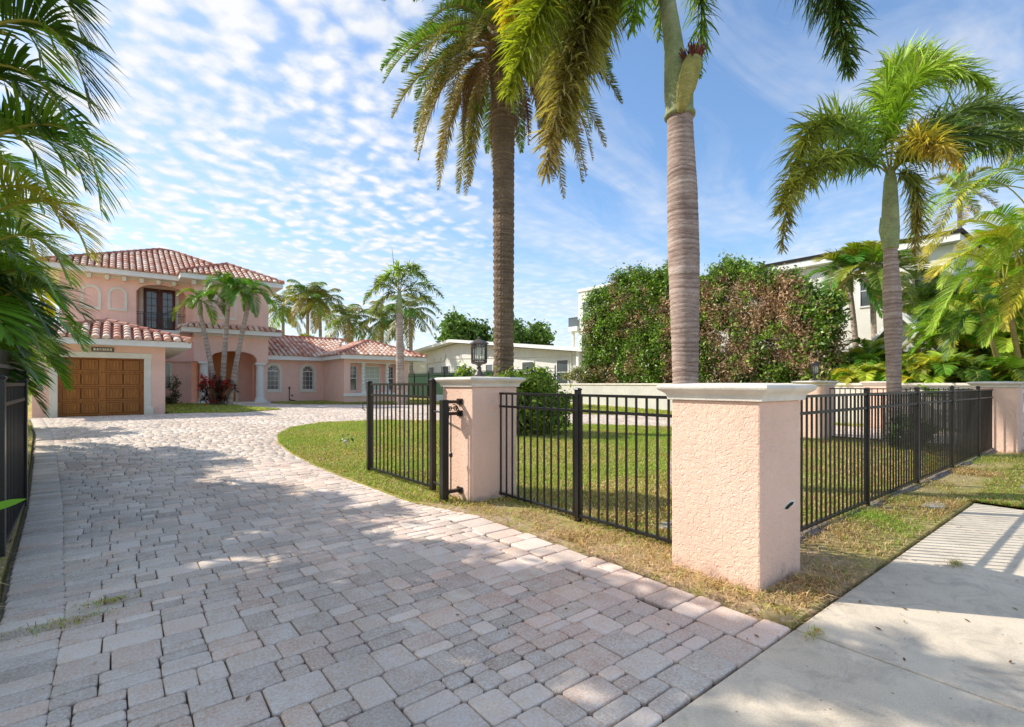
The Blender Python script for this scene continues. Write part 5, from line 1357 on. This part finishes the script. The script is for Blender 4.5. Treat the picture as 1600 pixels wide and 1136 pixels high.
def hedge(y0, y1, zt0, zt1, label, dead, n, seed, gcol=GR):
    rng = np.random.default_rng(seed); rq = random.Random(seed); b = Vector((HX, (y0+y1)/2, 0)); t = thing('ficus_tree', label, 'tree', b, 'tall ficus hedge behind the boundary wall')
    m = n//9; cy = rng.uniform(y0-.15, y1+.15, m); zt = zt0+(zt1-zt0)*(cy-y0)/(y1-y0)
    Y1 = np.stack([cy*0, cy, cy*0], 1); zt = zt+(n3(Y1+3, .7)-.5)*.7+(n3(Y1+9, 2.1)-.5)*.9+np.where(rng.random(m) < .12, rng.uniform(0, .45, m), 0); el_ = np.clip((y1+.15-cy)/2.2, 0, 1)**.5 if seed == 1 else (np.clip((cy-y0+.6)/2.6, 0, 1)**.6 if seed == 3 else 1); zt = zt-(1-el_)*1.3
    u = rng.random(m); cz = .9+(zt-.9)*u**.9; cx = HX+rng.uniform(-.75, .85, m)*np.clip(1.15-np.abs(u-.45)*.9, .3, 1)
    Pc = np.stack([cx, cy, cz], 1); den = n3(Pc+5, 1.5)*.65+n3(Pc, 3.6)*.35
    topness = (zt-cz)
    dd = (n3(Pc+17, 1.05)*.40+n3(Pc+2, 2.7)*.60)+rng.uniform(-.09, .09, m)+np.clip(.30-topness*.35, -.0, .30)*-1+(dead-.5)*.26 > .5
    keep = den > np.where(dd, .43, .37)
    Pc, dd, zt = Pc[keep], dd[keep], zt[keep]
    k = rng.integers(0, len(Pc), n); P = Pc[k]+rng.normal(size=(n, 3))*np.array([.12, .15, .13])
    dk = dd[k]; leaf_tone = np.clip(.55+.75*(n3(P+1, 2.8)-.3), .4, 1.25)[:, None]  # leaf brightness varies in patches with noise
    edge = ((P[:, 1] < y0-.1) & (seed != 3)) | ((P[:, 1] > y1+.15) & (seed != 1)); P, dk, leaf_tone = P[~edge], dk[~edge], leaf_tone[~edge]
    gc = np.array([(.13, .25, .045), (.20, .35, .055), (.30, .46, .08), (.09, .18, .04)]); dc = np.array([(.68, .45, .30), (.56, .35, .23), (.80, .60, .43), (.66, .50, .31), (.34, .21, .13)])
    G = P[~dk]; Dd = P[dk]
    nb = NB(); nb.add(leaf_quads(G, .075, gc[rng.integers(0, 4, len(G))]*leaf_tone[~dk]*rng.uniform(.75, 1.25, (len(G), 1)), .5, (-.5, 0, .6))); nb.build('crown', M['bleaf'], t)
    if len(Dd): nb = NB(); nb.add(leaf_quads(Dd, .065, dc[rng.integers(0, 5, len(Dd))]*leaf_tone[dk]*rng.uniform(.75, 1.25, (len(Dd), 1)), .36, (-.4, 0, .2))); nb.build('dead_foliage', M['dry'], t)
    tw = MB()
    for i in range(3+int((y1-y0)*1.6)):
        y = rq.uniform(y0+.2, y1-.2); s0 = Vector((HX+rq.uniform(-.1, .3), y, .3)); top = Vector((HX+rq.uniform(-.4, .4), y+rq.uniform(-.6, .6), zt0-.5+rq.uniform(-1, .4)))
        tw.tube([s0, s0.lerp(top, .5)+Vector((rq.uniform(-.2, .2), rq.uniform(-.3, .3), 0)), top], [.07, .045, .012], 6)
        for _ in range(34):
            p = s0.lerp(top, rq.uniform(.15, 1)); q = p+Vector((rq.uniform(-.8, .2), rq.uniform(-.7, .7), rq.uniform(-.1, .8))); tw.tube([p, p.lerp(q, .5)+Vector((0, 0, .06)), q], [.014, .009, .003], 4)
            for _ in range(3):
                q2 = p.lerp(q, rq.uniform(.4, 1)); tw.tube([q2, q2+Vector((rq.uniform(-.3, .15), rq.uniform(-.3, .3), rq.uniform(-.05, .35)))], [.006, .002], 3)
    tw.build('branches', m_plain('pale_twig', (.40, .29, .19), .85, .3, 8, .4), t)
hyl = onX(925, HX); 
hedge(onX(1050, HX), hyl, zpx(425, HX, onX(1010, HX)), zpx(440, HX, onX(950, HX)), 'dense dark green left end of the tall hedge, left of the big palm trunk', .08, 80000, 1)
hedge(onX(1190, HX), onX(1050, HX), zpx(425, HX, onX(1190, HX)), zpx(420, HX, onX(1100, HX)), 'middle of the tall hedge right of the big palm trunk, with many burnt brown leaves', .62, 60000, 2)
hedge(onX(1300, HX), onX(1190, HX), zpx(425, HX, onX(1300, HX))-.2, zpx(430, HX, onX(1200, HX)), 'mostly bare and brown right end of the tall hedge', .74, 42000, 3)
# clipped dark hedge in front of the white house
pb = Vector((20.6, onX(850, 20.6), g))
bush('clipped_hedge', 'small clipped dark green hedge below the white house window', 'hedge', pb, [((0, -.9+.3*i, .55+.45*j), (.3, .4, .32)) for i in range(7) for j in range(3)], 3500, .06, [(.05, .13, .03), (.04, .10, .025)], stems=3)
pb = Vector((20.3, onX(905, 20.3), g))
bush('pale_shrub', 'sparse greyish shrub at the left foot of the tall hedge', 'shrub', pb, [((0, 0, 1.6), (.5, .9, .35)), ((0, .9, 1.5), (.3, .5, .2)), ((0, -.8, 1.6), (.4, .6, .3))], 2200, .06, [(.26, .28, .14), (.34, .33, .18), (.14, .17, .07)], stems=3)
# shadowed shrub beyond the second driveway
pb = ray(1475, 15.5); pb.z = 0
bush('dark_shrub', 'dark shrub seen through the long street fence near the far pillar', 'shrub', Vector((17.6, 3.9, 0)) if False else Vector((12.6, 3.0, 0)), [((0, 0, .35), (.5, .35, .35)), ((.5, .1, .3), (.4, .3, .3))], 1800, .05, [(.04, .07, .02), (.06, .1, .03)], stems=3)

# cordyline and small plants
def cordyline():
    b = ray(338, 24.4); t = thing('red_cordyline', 'red and dark purple leaved cordyline at the foot of the three slim palms', 'shrub', b); rq = random.Random(3); nb = NB(); st = MB()
    for k in range(26):
        dx, h_ = rq.uniform(-.95, 1.0), rq.uniform(.7, 1.5) if k > 6 else rq.uniform(.35, .8)
        off = (ray(339+10, 24.4)-ray(339, 24.4))*(dx*3.1); top = b+Vector((off.x, off.y+rq.uniform(-.3, .3), h_)); st.tube([b+Vector((off.x*.3, off.y*.3, 0)), b.lerp(top, .5)+Vector((off.x*.2, 0, .1)), top], [.025, .02, .015], 5)
        redt = dx < -.2 and h_ > 1.1 or rq.random() < .22
        for j in range(26):
            a = rq.uniform(0, 360); el = rq.uniform(-25, 75); Ln = rq.uniform(.22, .42); P = arc(top+Vector((0, 0, rq.uniform(-.2, .02))), a, el, Ln, .3)
            d = (Vector(P[2])-Vector(P[0])).normalized(); s_ = d.cross(Vector((0, 0, 1))).normalized()*.04
            V = np.array([P[0], Vector(P[1])-s_, Vector(P[2]), Vector(P[1])+s_]); c = np.array(rq.choice([(.55, .03, .03), (.42, .02, .025), (.62, .07, .06)] if redt else [(.09, .03, .03), (.05, .03, .025), (.13, .05, .035), (.07, .07, .03), (.28, .03, .03)]))
            nb.add((V, np.array([4]), np.array([0, 1, 2, 3]), np.tile(c, (4, 1))))
    nb.build('foliage', M['bleaf'], t); st.build('stems', M['twig'], t)
cordyline()
pb = ray(272, 25.5)
bush('thin_shrub', 'thin dark upright shrub beside the garage corner', 'shrub', pb, [((0, 0, .6), (.2, .2, .6)), ((.1, 0, 1.1), (.15, .15, .35)), ((-.1, .1, .3), (.3, .2, .3))], 500, .06, [(.06, .09, .03), (.10, .13, .05)], stems=3)
# garden spotlight / small plant on the lawn
def spot():
    b = at(541, 704); t = thing('garden_light', 'small pale garden light on a green stake near the lawn edge', 'light', b)
    MB().tube([b, b+Vector((0, 0, .17))], .006, 6).build('stake', M['green'], t)
    MB().box(b.x-.045, b.x+.03, b.y-.03, b.y+.03, b.z+.14, b.z+.2).build('lamp_head', M['cap'], t, bevel=.01)
    nb = NB(); nb.add(leaf_cloud([tuple(b+Vector((.02, 0, .18)))], [.07], 16, .04, [(.05, .13, .06), (.3, .4, .3)])); nb.build('leaves', M['bleaf'], t)
spot()
# stepping stones in the grass
for i, (x, y, a, lab) in enumerate(((4.1, 2.75, .2, 'flat grey stone sunk in the grass behind the short fence section'), (7.0, 1.42, .5, 'flat grey stone in the verge beside the long street fence'))):
    mb = MB(); pts = [(x+.28*math.cos(k*PI/4+a)*random.uniform(.7, 1), y+.12*math.sin(k*PI/4+a)*random.uniform(.7, 1)) for k in range(8)]
    mb.add([(p[0], p[1], .0) for p in pts]+[(p[0], p[1], .035) for p in pts], [tuple(range(8, 16))]+[(k, (k+1) % 8, 8+(k+1) % 8, 8+k) for k in range(8)])
    tag(mb.build('flat_stone', M['slab'], bevel=.008), lab, 'stone')
def conc_edge():
    mb = MB(); rq = random.Random(2)
    x = 3.9
    while x < 13.5:
        l = rq.uniform(.25, .6); mb.box(x, x+l-.01, 1.80, 1.93, -.02, rq.uniform(.02, .04)); x += l
    tag(mb.build('edging_strip', m_plain('edging', (.24, .20, .18), .9, .4, 10, .5), bevel=.008), 'low dark edging strip under the long street fence', 'edging')
conc_edge()

# --- areca clumps
AG = (.12, .25, .03); AL = (.26, .40, .05); AY = (.55, .46, .07)
def areca(base, label, fronds, stems, n=46, ll=.55, w=.042, name='areca_palm', group=None, parts=True, mat='cane'):
    t = thing(name, label, 'palm', base, group); sm = []
    for p, q, r in stems:
        MB().tube([Vector(p)+(Vector(q)-Vector(p))*(i/14.0)+Vector((0, 0, 0)) for i in range(15)], [r*(1+.12*(i % 2)) for i in range(15)], 10).build('stem', M[mat], t, smooth=True)
    for f in fronds:
        P0, P1, P2, c, tip = f
        d = frond_data(P0, P1, P2, 'areca', n, ll, w, c, tip, t0=.2, rachis=.016, rcol=(.45, .42, .10)); npobj('frond', d[0], d[1], M['leaf'], t, d[3], d[2])
    return t
# left clump: fronds arching over the gate
def rayp(a): return ray(a[0], a[2], a[1])
DK = (.06, .125, .028)
LA = Vector((-2.1, 5.6, 0))
fr = []
for p0, p1, p2, c, tip in [
    ((-160, 140, 3.4), (95, -90, 3.6), (140, 170, 3.7), DK, (.06, .10, .03)),
    ((-200, 60, 3.4), (80, -140, 3.7), (128, 60, 3.9), DK, (.06, .10, .03)),
    ((-190, 60, 3.8), (20, -80, 3.8), (75, 120, 3.9), AG, AL),
    ((-190, 10, 3.6), (0, -150, 3.6), (95, 95, 3.7), AG, AL), ((-200, 170, 3.6), (50, 10, 3.7), (112, 215, 3.8), DK, AG), ((-200, 120, 4.2), (-20, 0, 4.2), (48, 170, 4.2), AG, None),
    ((-200, 240, 4.0), (20, 110, 4.0), (84, 300, 4.1), (.14, .27, .03), AL), ((-180, 420, 4.6), (30, 200, 4.6), (96, 350, 4.8), AG, AY),
    ((-180, 330, 3.8), (140, 60, 4.1), (158, 330, 4.2), AG, AL),
    ((-190, 300, 4.0), (90, 110, 4.3), (132, 290, 4.4), DK, AG),
    ((-200, 260, 4.4), (50, 130, 4.4), (100, 260, 4.6), (.16, .26, .03), AL),
    ((-150, 480, 4.8), (60, 190, 4.8), (140, 400, 5.0), AG, AY),
    ((-160, 520, 5.0), (40, 260, 5.0), (110, 440, 5.2), DK, AL),
    ((-160, 330, 5.0), (-20, 150, 5.0), (70, 330, 5.0), (.10, .18, .02), AL),
    ((-150, 200, 3.8), (-20, 20, 3.8), (60, 200, 4.0), DK, None),
    ((-120, 600, 6.0), (30, 360, 6.0), (136, 500, 6.2), DK, (.12, .16, .04)),
    ((-120, 560, 5.8), (10, 340, 5.8), (95, 470, 6.0), AG, AL),
    ((-120, 620, 6.2), (0, 400, 6.2), (66, 550, 6.4), AG, AL),
    ((-120, 640, 6.6), (-10, 440, 6.6), (45, 560, 6.8), (.14, .28, .03), AL),
    ((-100, 460, 6.0), (-10, 300, 6.0), (50, 450, 6.0), DK, AG),
    ((-100, 380, 5.6), (0, 230, 5.6), (60, 400, 5.6), (.12, .24, .03), AY)]:
    fr.append((rayp(p0), rayp(p1), rayp(p2), c, tip))
areca(LA, 'large areca palm clump arching into the frame from the upper left', fr, [((LA.x+random.uniform(-.4, .3), LA.y+random.uniform(-.3, .5), 0), rayp(f), .05) for f in ((-200, 100, 3.6), (-180, 330, 4.2), (-160, 500, 5.4))], n=52, ll=.52, w=.025)
def clump(base, label, nst, hgt, spread, nf, Ln, cols, seed, ll=.5, w=.05, n=34, group=None, name='areca_palm', stemr=.05, low=False, mat='cane'):
    rq = random.Random(seed); b = Vector(base); st, fr = [], []
    for i in range(nst):
        a = rq.uniform(0, 6.28); r = spread*rq.random(); top = b+Vector((math.cos(a)*r*1.3, math.sin(a)*r*1.3, hgt*rq.uniform(.55, 1))); p = b+Vector((math.cos(a)*r*.3, math.sin(a)*r*.3, 0))
        st.append((p, top, stemr*rq.uniform(.8, 1.1)))
        for k in range(nf):
            az = k*137.5+rq.uniform(-20, 20); u = k/max(1, nf-1); el = 75-75*u+rq.uniform(-8, 8); l_ = Ln*rq.uniform(.8, 1.15)
            c = rq.choice(cols); c = tuple(x*rq.uniform(.8, 1.2) for x in c)
            fr.append((*arc(top, az, el, l_, .4+.25*u), c, AY if rq.random() < .10 else None))
    return areca(b, label, fr, st, n, ll, w, name, group, mat=mat)
LG = 'areca palms along the left side of the driveway'
clump((-2.2, 9.6, 0), 'areca palm clump behind the left gate, second from the camera', 9, 3.7, .5, 9, 1.6, [AG, AG, AL], 1, group=LG)
clump((-1.75, 8.4, 0), 'lower areca palm clump just behind the tall slat fence', 8, 2.7, .4, 8, 1.4, [AG, AG, DK, AL], 12, group=LG)
clump((-2.5, 11.4, 0.05), 'dense areca palm clump at the driveway edge before the garage', 9, 3.3, .5, 9, 1.55, [AG, DK, DK], 13, group=LG)
clump((-2.6, 13.2, 0.1), 'areca palm clump further along, left of the garage roof', 7, 3.4, .7, 8, 1.8, [AG, DK], 2, group=LG)
clump((-2.75, 17.2, 0.2), 'low drooping areca palm clump beside the garage corner', 5, 2.2, .5, 7, 1.7, [AG, AL], 3, group=LG)
clump((-4.6, 7.5, 0), 'tall areca palm clump outside the left picture edge shading the driveway', 6, 5.2, 1.3, 9, 2.4, [AG], 4, group=LG, n=30)
clump((-3.4, 4.8, 0), 'areca palm clump beyond the left picture edge near the street', 5, 4.4, .9, 9, 2.2, [AG], 5, group=LG, n=30)
clump((-5.6, 11.0, 0), 'tallest areca palm clump at the left, back row', 6, 6.2, 1.2, 9, 2.5, [AG], 6, group=LG, n=30)
# right clumps beyond the boundary wall
RG = 'areca palms behind the boundary wall on the right'
RL = [(.27, .39, .045), (.16, .28, .035), (.37, .44, .06), (.09, .19, .03)]
def rightfr(lst, cols, n_=0):
    return [(rayp(a), rayp(b), rayp(c), cl, tp) for a, b, c, cl, tp in lst]
RB = ray(1600, 14.2); RB.z = 0
areca(RB, 'large bright areca palm with leaning yellow canes at the right edge', rightfr([
    ((1610, 330, 13), (1520, 200, 12.6), (1440, 420, 12.2), RL[0], AY), ((1620, 300, 13), (1500, 260, 12.8), (1425, 370, 12.6), RL[1], AL),
    ((1620, 290, 13), (1560, 180, 12.8), (1475, 300, 12.8), RL[1], AL), ((1620, 280, 13), (1600, 150, 13), (1530, 240, 13), RL[0], AL),
    ((1570, 450, 13.6), (1520, 350, 13.4), (1450, 440, 13.2), RL[2], AY), ((1570, 450, 13.6), (1510, 390, 13.6), (1465, 500, 13.8), RL[1], AL),
    ((1570, 450, 13.6), (1580, 340, 13.6), (1620, 420, 13.4), RL[2], None), ((1570, 450, 13.6), (1560, 330, 13.6), (1545, 380, 13.2), RL[0], None),
    ((1535, 490, 14), (1490, 430, 14), (1455, 520, 14), RL[1], AL), ((1535, 490, 14), (1520, 400, 14), (1495, 450, 14.4), RL[0], None), ((1535, 490, 14), (1560, 430, 14), (1590, 510, 14), RL[3], None),
    ((1600, 420, 13), (1570, 330, 13), (1500, 390, 12.8), RL[2], AY), ((1600, 430, 13), (1640, 330, 13), (1660, 420, 13), RL[2], None), ((1640, 250, 13), (1600, 130, 13), (1570, 260, 12.8), RL[0], AY),
    ((1640, 380, 13), (1600, 290, 13), (1560, 420, 12.8), RL[1], AL), ((1600, 400, 13.2), (1530, 290, 13), (1448, 400, 12.6), RL[0], AY), ((1600, 410, 13.4), (1540, 320, 13.4), (1470, 450, 13.4), RL[2], AL), ((1640, 320, 13), (1580, 200, 12.8), (1500, 330, 12.4), RL[0], AL),
    ((1602, 420, 13.4), (1600, 320, 13.4), (1570, 400, 13.8), RL[0], None), ((1570, 450, 13.6), (1530, 400, 13.8), (1500, 500, 14), RL[0], AL), ((1640, 420, 13), (1610, 400, 13), (1575, 500, 12.8), RL[1], AY), ((1535, 490, 14.2), (1480, 440, 14.2), (1430, 500, 14.4), RL[3], None), ((1535, 490, 14), (1500, 470, 14), (1480, 560, 14), RL[3], None), ((1600, 500, 13.5), (1570, 440, 13.5), (1540, 540, 13.4), RL[1], AL)], 0),
    [(ray(1602, 14.2, 612), ray(1570, 13.6, 450), .06), (ray(1575, 14.4, 612), ray(1535, 14, 490), .05), (ray(1606, 14.2, 612), ray(1602, 13.2, 420), .06), (ray(1625, 14.2, 612), ray(1618, 13, 300), .065)], n=76, ll=.60, w=.029, group=RG)
clump((*ray(1500, 17.5).xy, 0), 'dense green areca palm clump between the far pillar and the yellow canes', 9, 3.6, .9, 8, 1.6, RL, 21, group=RG, n=40, w=.04)
clump((*ray(1570, 16.5).xy, 0), 'areca palm clump filling the background right of the far pillar', 9, 4.0, .9, 8, 1.6, RL, 22, group=RG, n=40, w=.04)
clump((*ray(1450, 19.5).xy, 0), 'shaded areca palm clump right of the foxtail trunk', 7, 2.4, .9, 7, 1.5, [RL[3], RL[1]], 23, group=RG, n=30)
LB = 'low yellow green palms along the top of the boundary wall'
for i, (px, h_, lab) in enumerate(((1365, .9, 'low bright palm left of the foxtail palm trunk, behind the wall'), (1425, 1.0, 'low bright palm just right of the foxtail palm trunk, behind the wall'),
                                   (1465, 1.1, 'low palm with yellowing fronds hanging over the wall coping'), (1520, 1.0, 'low dark leaved palm above the far pillar cap'), (1580, 1.0, 'low orange tinged palm at the right picture edge'))):
    X = 19.9; Y = onX(px, X); clump((X, Y, 0), lab, 6, h_*1.75, .45, 8, 1.1, RL[:3] if i != 3 else [RL[3]], 31+i, ll=.42, w=.045, n=30, group=LB, name='low_palm')
clump((*ray(1335, 19).xy, 0), 'green areca palm clump right of the bare hedge end', 7, 2.6, .7, 7, 1.5, [RL[1], RL[3]], 41, n=30, group=RG)
clump((*ray(1372, 19.5).xy, 0), 'green areca palm clump just left of the foxtail palm trunk', 7, 2.4, .6, 7, 1.4, [RL[1], RL[0], RL[3]], 42, n=30, group=RG)
clump((*ray(1560, 19).xy, 0), 'tall dense areca palm mass behind the yellow canes at the right edge', 9, 6.2, 1.3, 9, 2.1, [RL[1], RL[3], RL[0]], 51, n=34, w=.038, ll=.6, group=RG)
clump((*ray(1500, 20.5).xy, 0), 'tall dense areca palm mass right of the foxtail palm trunk', 9, 5.4, 1.1, 8, 1.9, [RL[1], RL[3]], 52, n=34, w=.038, ll=.6, group=RG)
clump((*ray(1615, 16.5).xy, 0), 'tallest areca palm mass cut by the right picture edge', 8, 6.8, 1.0, 8, 2.1, [RL[0], RL[2], RL[1]], 53, n=38, w=.036, ll=.6, group=RG)
# mid palms left of the right foxtail trunk
GM = 'dark trunked palms between the hedge and the large white house'
palm(1342, 22, 455, 'dark trunked palm left of the foxtail trunk, leaning left', r=.15, style='areca', nf=16, Ln=2.2, ll=.75, w=.07, lean=-14, group=GM, name='slim_palm', shaft=True, seed=8, col=(.10, .2, .035), z0=0, elmin=-20)
palm(1371, 21, 450, 'dark trunked palm directly left of the foxtail trunk with yellow green fronds', r=.14, style='areca', nf=16, Ln=2.1, ll=.7, w=.07, lean=-8, group=GM, name='slim_palm', shaft=True, seed=9, col=(.2, .3, .04), z0=0, elmin=-20)
palm(1440, 23, 440, 'shaded palm behind the foxtail trunk on its right side', r=.14, style='coco', nf=14, Ln=2.1, ll=.6, w=.06, lean=0, group=GM, name='slim_palm', seed=10, col=(.09, .14, .04), z0=0)
palm(1500, 30, 300, 'distant pale palm crown above the bright areca palm', r=.16, style='date', nf=14, Ln=2.4, ll=.5, w=.05, group=None, name='distant_palm', seed=14, col=(.2, .28, .12), z0=0)
palm(1395, 21, 575, 'small drooping palm at the foot of the dark trunked palms', r=.1, style='areca', nf=9, Ln=1.4, ll=.5, w=.05, name='low_palm', seed=15, col=(.2, .32, .05), z0=0) if False else None
# shade tree beyond the left edge, real tree whose shadow dapples the driveway
def shade_tree(b, z0, z1, r, n, label, seed):
    rq = random.Random(seed); bl = []
    for i in range(16):
        a = rq.uniform(0, 6.28); q = r*math.sqrt(rq.random()); bl.append(((math.cos(a)*q, math.sin(a)*q, rq.uniform(z0, z1)), rq.uniform(.6, 1.1)))
    bush('leafy_tree', label, 'tree', Vector(b), bl, n, .11, GR, stems=9, nm='crown')

shade_tree((-4.3, 8.2, 0), 5.0, 6.8, 1.9, 6000, 'leafy tree outside the left picture edge that shades the foreground pavers', 5)
# a single leaf poking in at the left edge
lf = ray(3, 3.4, 790); mb = MB(); q = ray(14, 3.4, 788)
d = (q-ray(-30, 3.4, 800)); s_ = Vector((0, 0, .055))
pts = [lf-d*.9]+[lf+d*(-.9+1.8*i/8)+s_*.55*math.sin(PI*i/8) for i in range(1, 8)]+[lf+d*.9]+[lf+d*(-.9+1.8*i/8)-s_*.45*math.sin(PI*i/8) for i in range(7, 0, -1)]
tw = thing('leafy_shrub', 'small shrub outside the left edge, one bright green leaf poking in', 'shrub', (*ray(-60, 3.4).xy, 0))
mb.add(pts, [tuple(range(len(pts)))], (.16, .38, .05)); mb.build('leaf', M['bleaf'], tw)
MB().tube([(*ray(-70, 3.4).xy, 0), ray(-50, 3.4, 850), ray(-20, 3.4, 800), lf-d*.5], [.012, .01, .006, .004], 6).build('stem', M['green'], tw)

# ------------------------------------------------------------------ light, sky, camera
SUN_EL = R(37.6); sd = Vector((-.62*math.cos(SUN_EL), .787*math.cos(SUN_EL), math.sin(SUN_EL)))
w = bpy.data.worlds.new('World'); scene.world = w; w.use_nodes = True; n = w.node_tree; n.nodes.clear()
sky = N(n, 'ShaderNodeTexSky', sky_type='NISHITA'); sky.sun_disc = False; sky.sun_elevation = SUN_EL
sky.sun_rotation = math.atan2(sd.x, sd.y); sky.air_density = 1.0; sky.dust_density = .6; sky.ozone_density = 2.5; sky.altitude = 0
tc = N(n, 'ShaderNodeTexCoord'); sp = N(n, 'ShaderNodeSeparateXYZ'); L(n, tc.outputs['Generated'], sp.inputs[0])
zz = math_(n, 'ADD', math_(n, 'MAXIMUM', sp.outputs[2], 0), .10)
cx_ = math_(n, 'DIVIDE', sp.outputs[0], zz); cy_ = math_(n, 'DIVIDE', sp.outputs[1], zz)
cv = N(n, 'ShaderNodeCombineXYZ'); L(n, cx_, cv.inputs[0]); L(n, cy_, cv.inputs[1])
# cloud fields: small puffs (left of the view), faint streaks (right)
warp = noise(n, 3.0, 3, .5, 0, vec=cv.outputs[0]); wv = N(n, 'ShaderNodeVectorMath', operation='MULTIPLY_ADD'); L(n, warp.outputs[1], wv.inputs[0]); wv.inputs[1].default_value = (.22, .22, .22); L(n, cv.outputs[0], wv.inputs[2])
vor = N(n, 'ShaderNodeTexVoronoi', feature='SMOOTH_F1'); vor.inputs['Scale'].default_value = 14.0; vor.inputs['Smoothness'].default_value = .9; L(n, wv.outputs[0], vor.inputs['Vector'])
puff = noise(n, 11.0, 5, .55, .15, vec=cv.outputs[0]); big = noise(n, .8, 4, .55, .4, vec=cv.outputs[0])
mpn = N(n, 'ShaderNodeMapping'); mpn.inputs['Rotation'].default_value = (0, 0, R(-30)); mpn.inputs['Scale'].default_value = (.9, 2.2, 1); L(n, cv.outputs[0], mpn.inputs[0])
strk = noise(n, .9, 8, .6, 1.0, vec=mpn.outputs[0])
side = math_(n, 'SUBTRACT', math_(n, 'MULTIPLY', sp.outputs[0], CY), math_(n, 'MULTIPLY', sp.outputs[1], SY))
left = N(n, 'ShaderNodeMapRange', interpolation_type='SMOOTHSTEP'); L(n, math_(n, 'ADD', side, math_(n, 'MULTIPLY', math_(n, 'SUBTRACT', big.outputs[0], .5), .5)), left.inputs[0]); left.inputs[1].default_value = .08; left.inputs[2].default_value = -.26; left.inputs[3].default_value = 0; left.inputs[4].default_value = 1
cell = math_(n, 'SUBTRACT', math_(n, 'ADD', math_(n, 'MULTIPLY', puff.outputs[0], 1.15), .24), math_(n, 'MULTIPLY', vor.outputs['Distance'], .8))
pf = ramp(n, math_(n, 'ADD', cell, math_(n, 'MULTIPLY', math_(n, 'SUBTRACT', big.outputs[0], .5), .7)), [(.08, (0, 0, 0)), (.70, (1, 1, 1))], 'EASE').outputs[0]
pf = math_(n, 'ADD', math_(n, 'MULTIPLY', pf, .86), .08)
pf = math_(n, 'MULTIPLY', pf, left.outputs[0])
low = N(n, 'ShaderNodeMapRange', interpolation_type='SMOOTHSTEP'); L(n, sp.outputs[2], low.inputs[0]); low.inputs[1].default_value = .40; low.inputs[2].default_value = .08; low.inputs[3].default_value = 0; low.inputs[4].default_value = 1
sk = ramp(n, math_(n, 'ADD', strk.outputs[0], math_(n, 'MULTIPLY', low.outputs[0], .27)), [(.44, (0, 0, 0)), (.80, (1, 1, 1))]).outputs[0]
cm = math_(n, 'MAXIMUM', pf, math_(n, 'MULTIPLY', sk, .7), True)
shade = ramp(n, cell, [(.30, (5.0, 5.6, 6.5)), (.70, (6.8, 6.75, 6.65))]).outputs[0]
hs = N(n, 'ShaderNodeHueSaturation'); hs.inputs['Saturation'].default_value = 1.22; hs.inputs['Value'].default_value = 1.62; L(n, sky.outputs[0], hs.inputs['Color'])
skyc = mixc(n, .14, hs.outputs[0], (4.6, 4.8, 5.0))
colr = mixc(n, cm, skyc, shade)
bg = N(n, 'ShaderNodeBackground'); bg.inputs[1].default_value = .15; L(n, colr, bg.inputs[0]); o = N(n, 'ShaderNodeOutputWorld'); L(n, bg.outputs[0], o.inputs[0])
sl = bpy.data.lights.new('sun', 'SUN'); sl.energy = 5.0; sl.angle = R(.5); sl.color = (1, .94, .84)
so = bpy.data.objects.new('sun', sl); COL.objects.link(so); so.rotation_euler = (-sd).to_track_quat('-Z', 'Y').to_euler(); so.location = (0, 0, 30)

cam = bpy.data.cameras.new('camera'); co = bpy.data.objects.new('camera', cam); COL.objects.link(co); scene.camera = co
co.location = (0, 0, CAM_H); co.rotation_euler = (PI/2, 0, -YAW)
cam.sensor_width = 36; cam.lens = F_PX/1600*36; cam.shift_y = (HZ-568)/1600; cam.clip_end = 2000; cam.clip_start = .05
scene.view_settings.view_transform = 'Standard'; scene.view_settings.look = 'None'; scene.view_settings.exposure = 0
scene.render.engine = 'CYCLES'
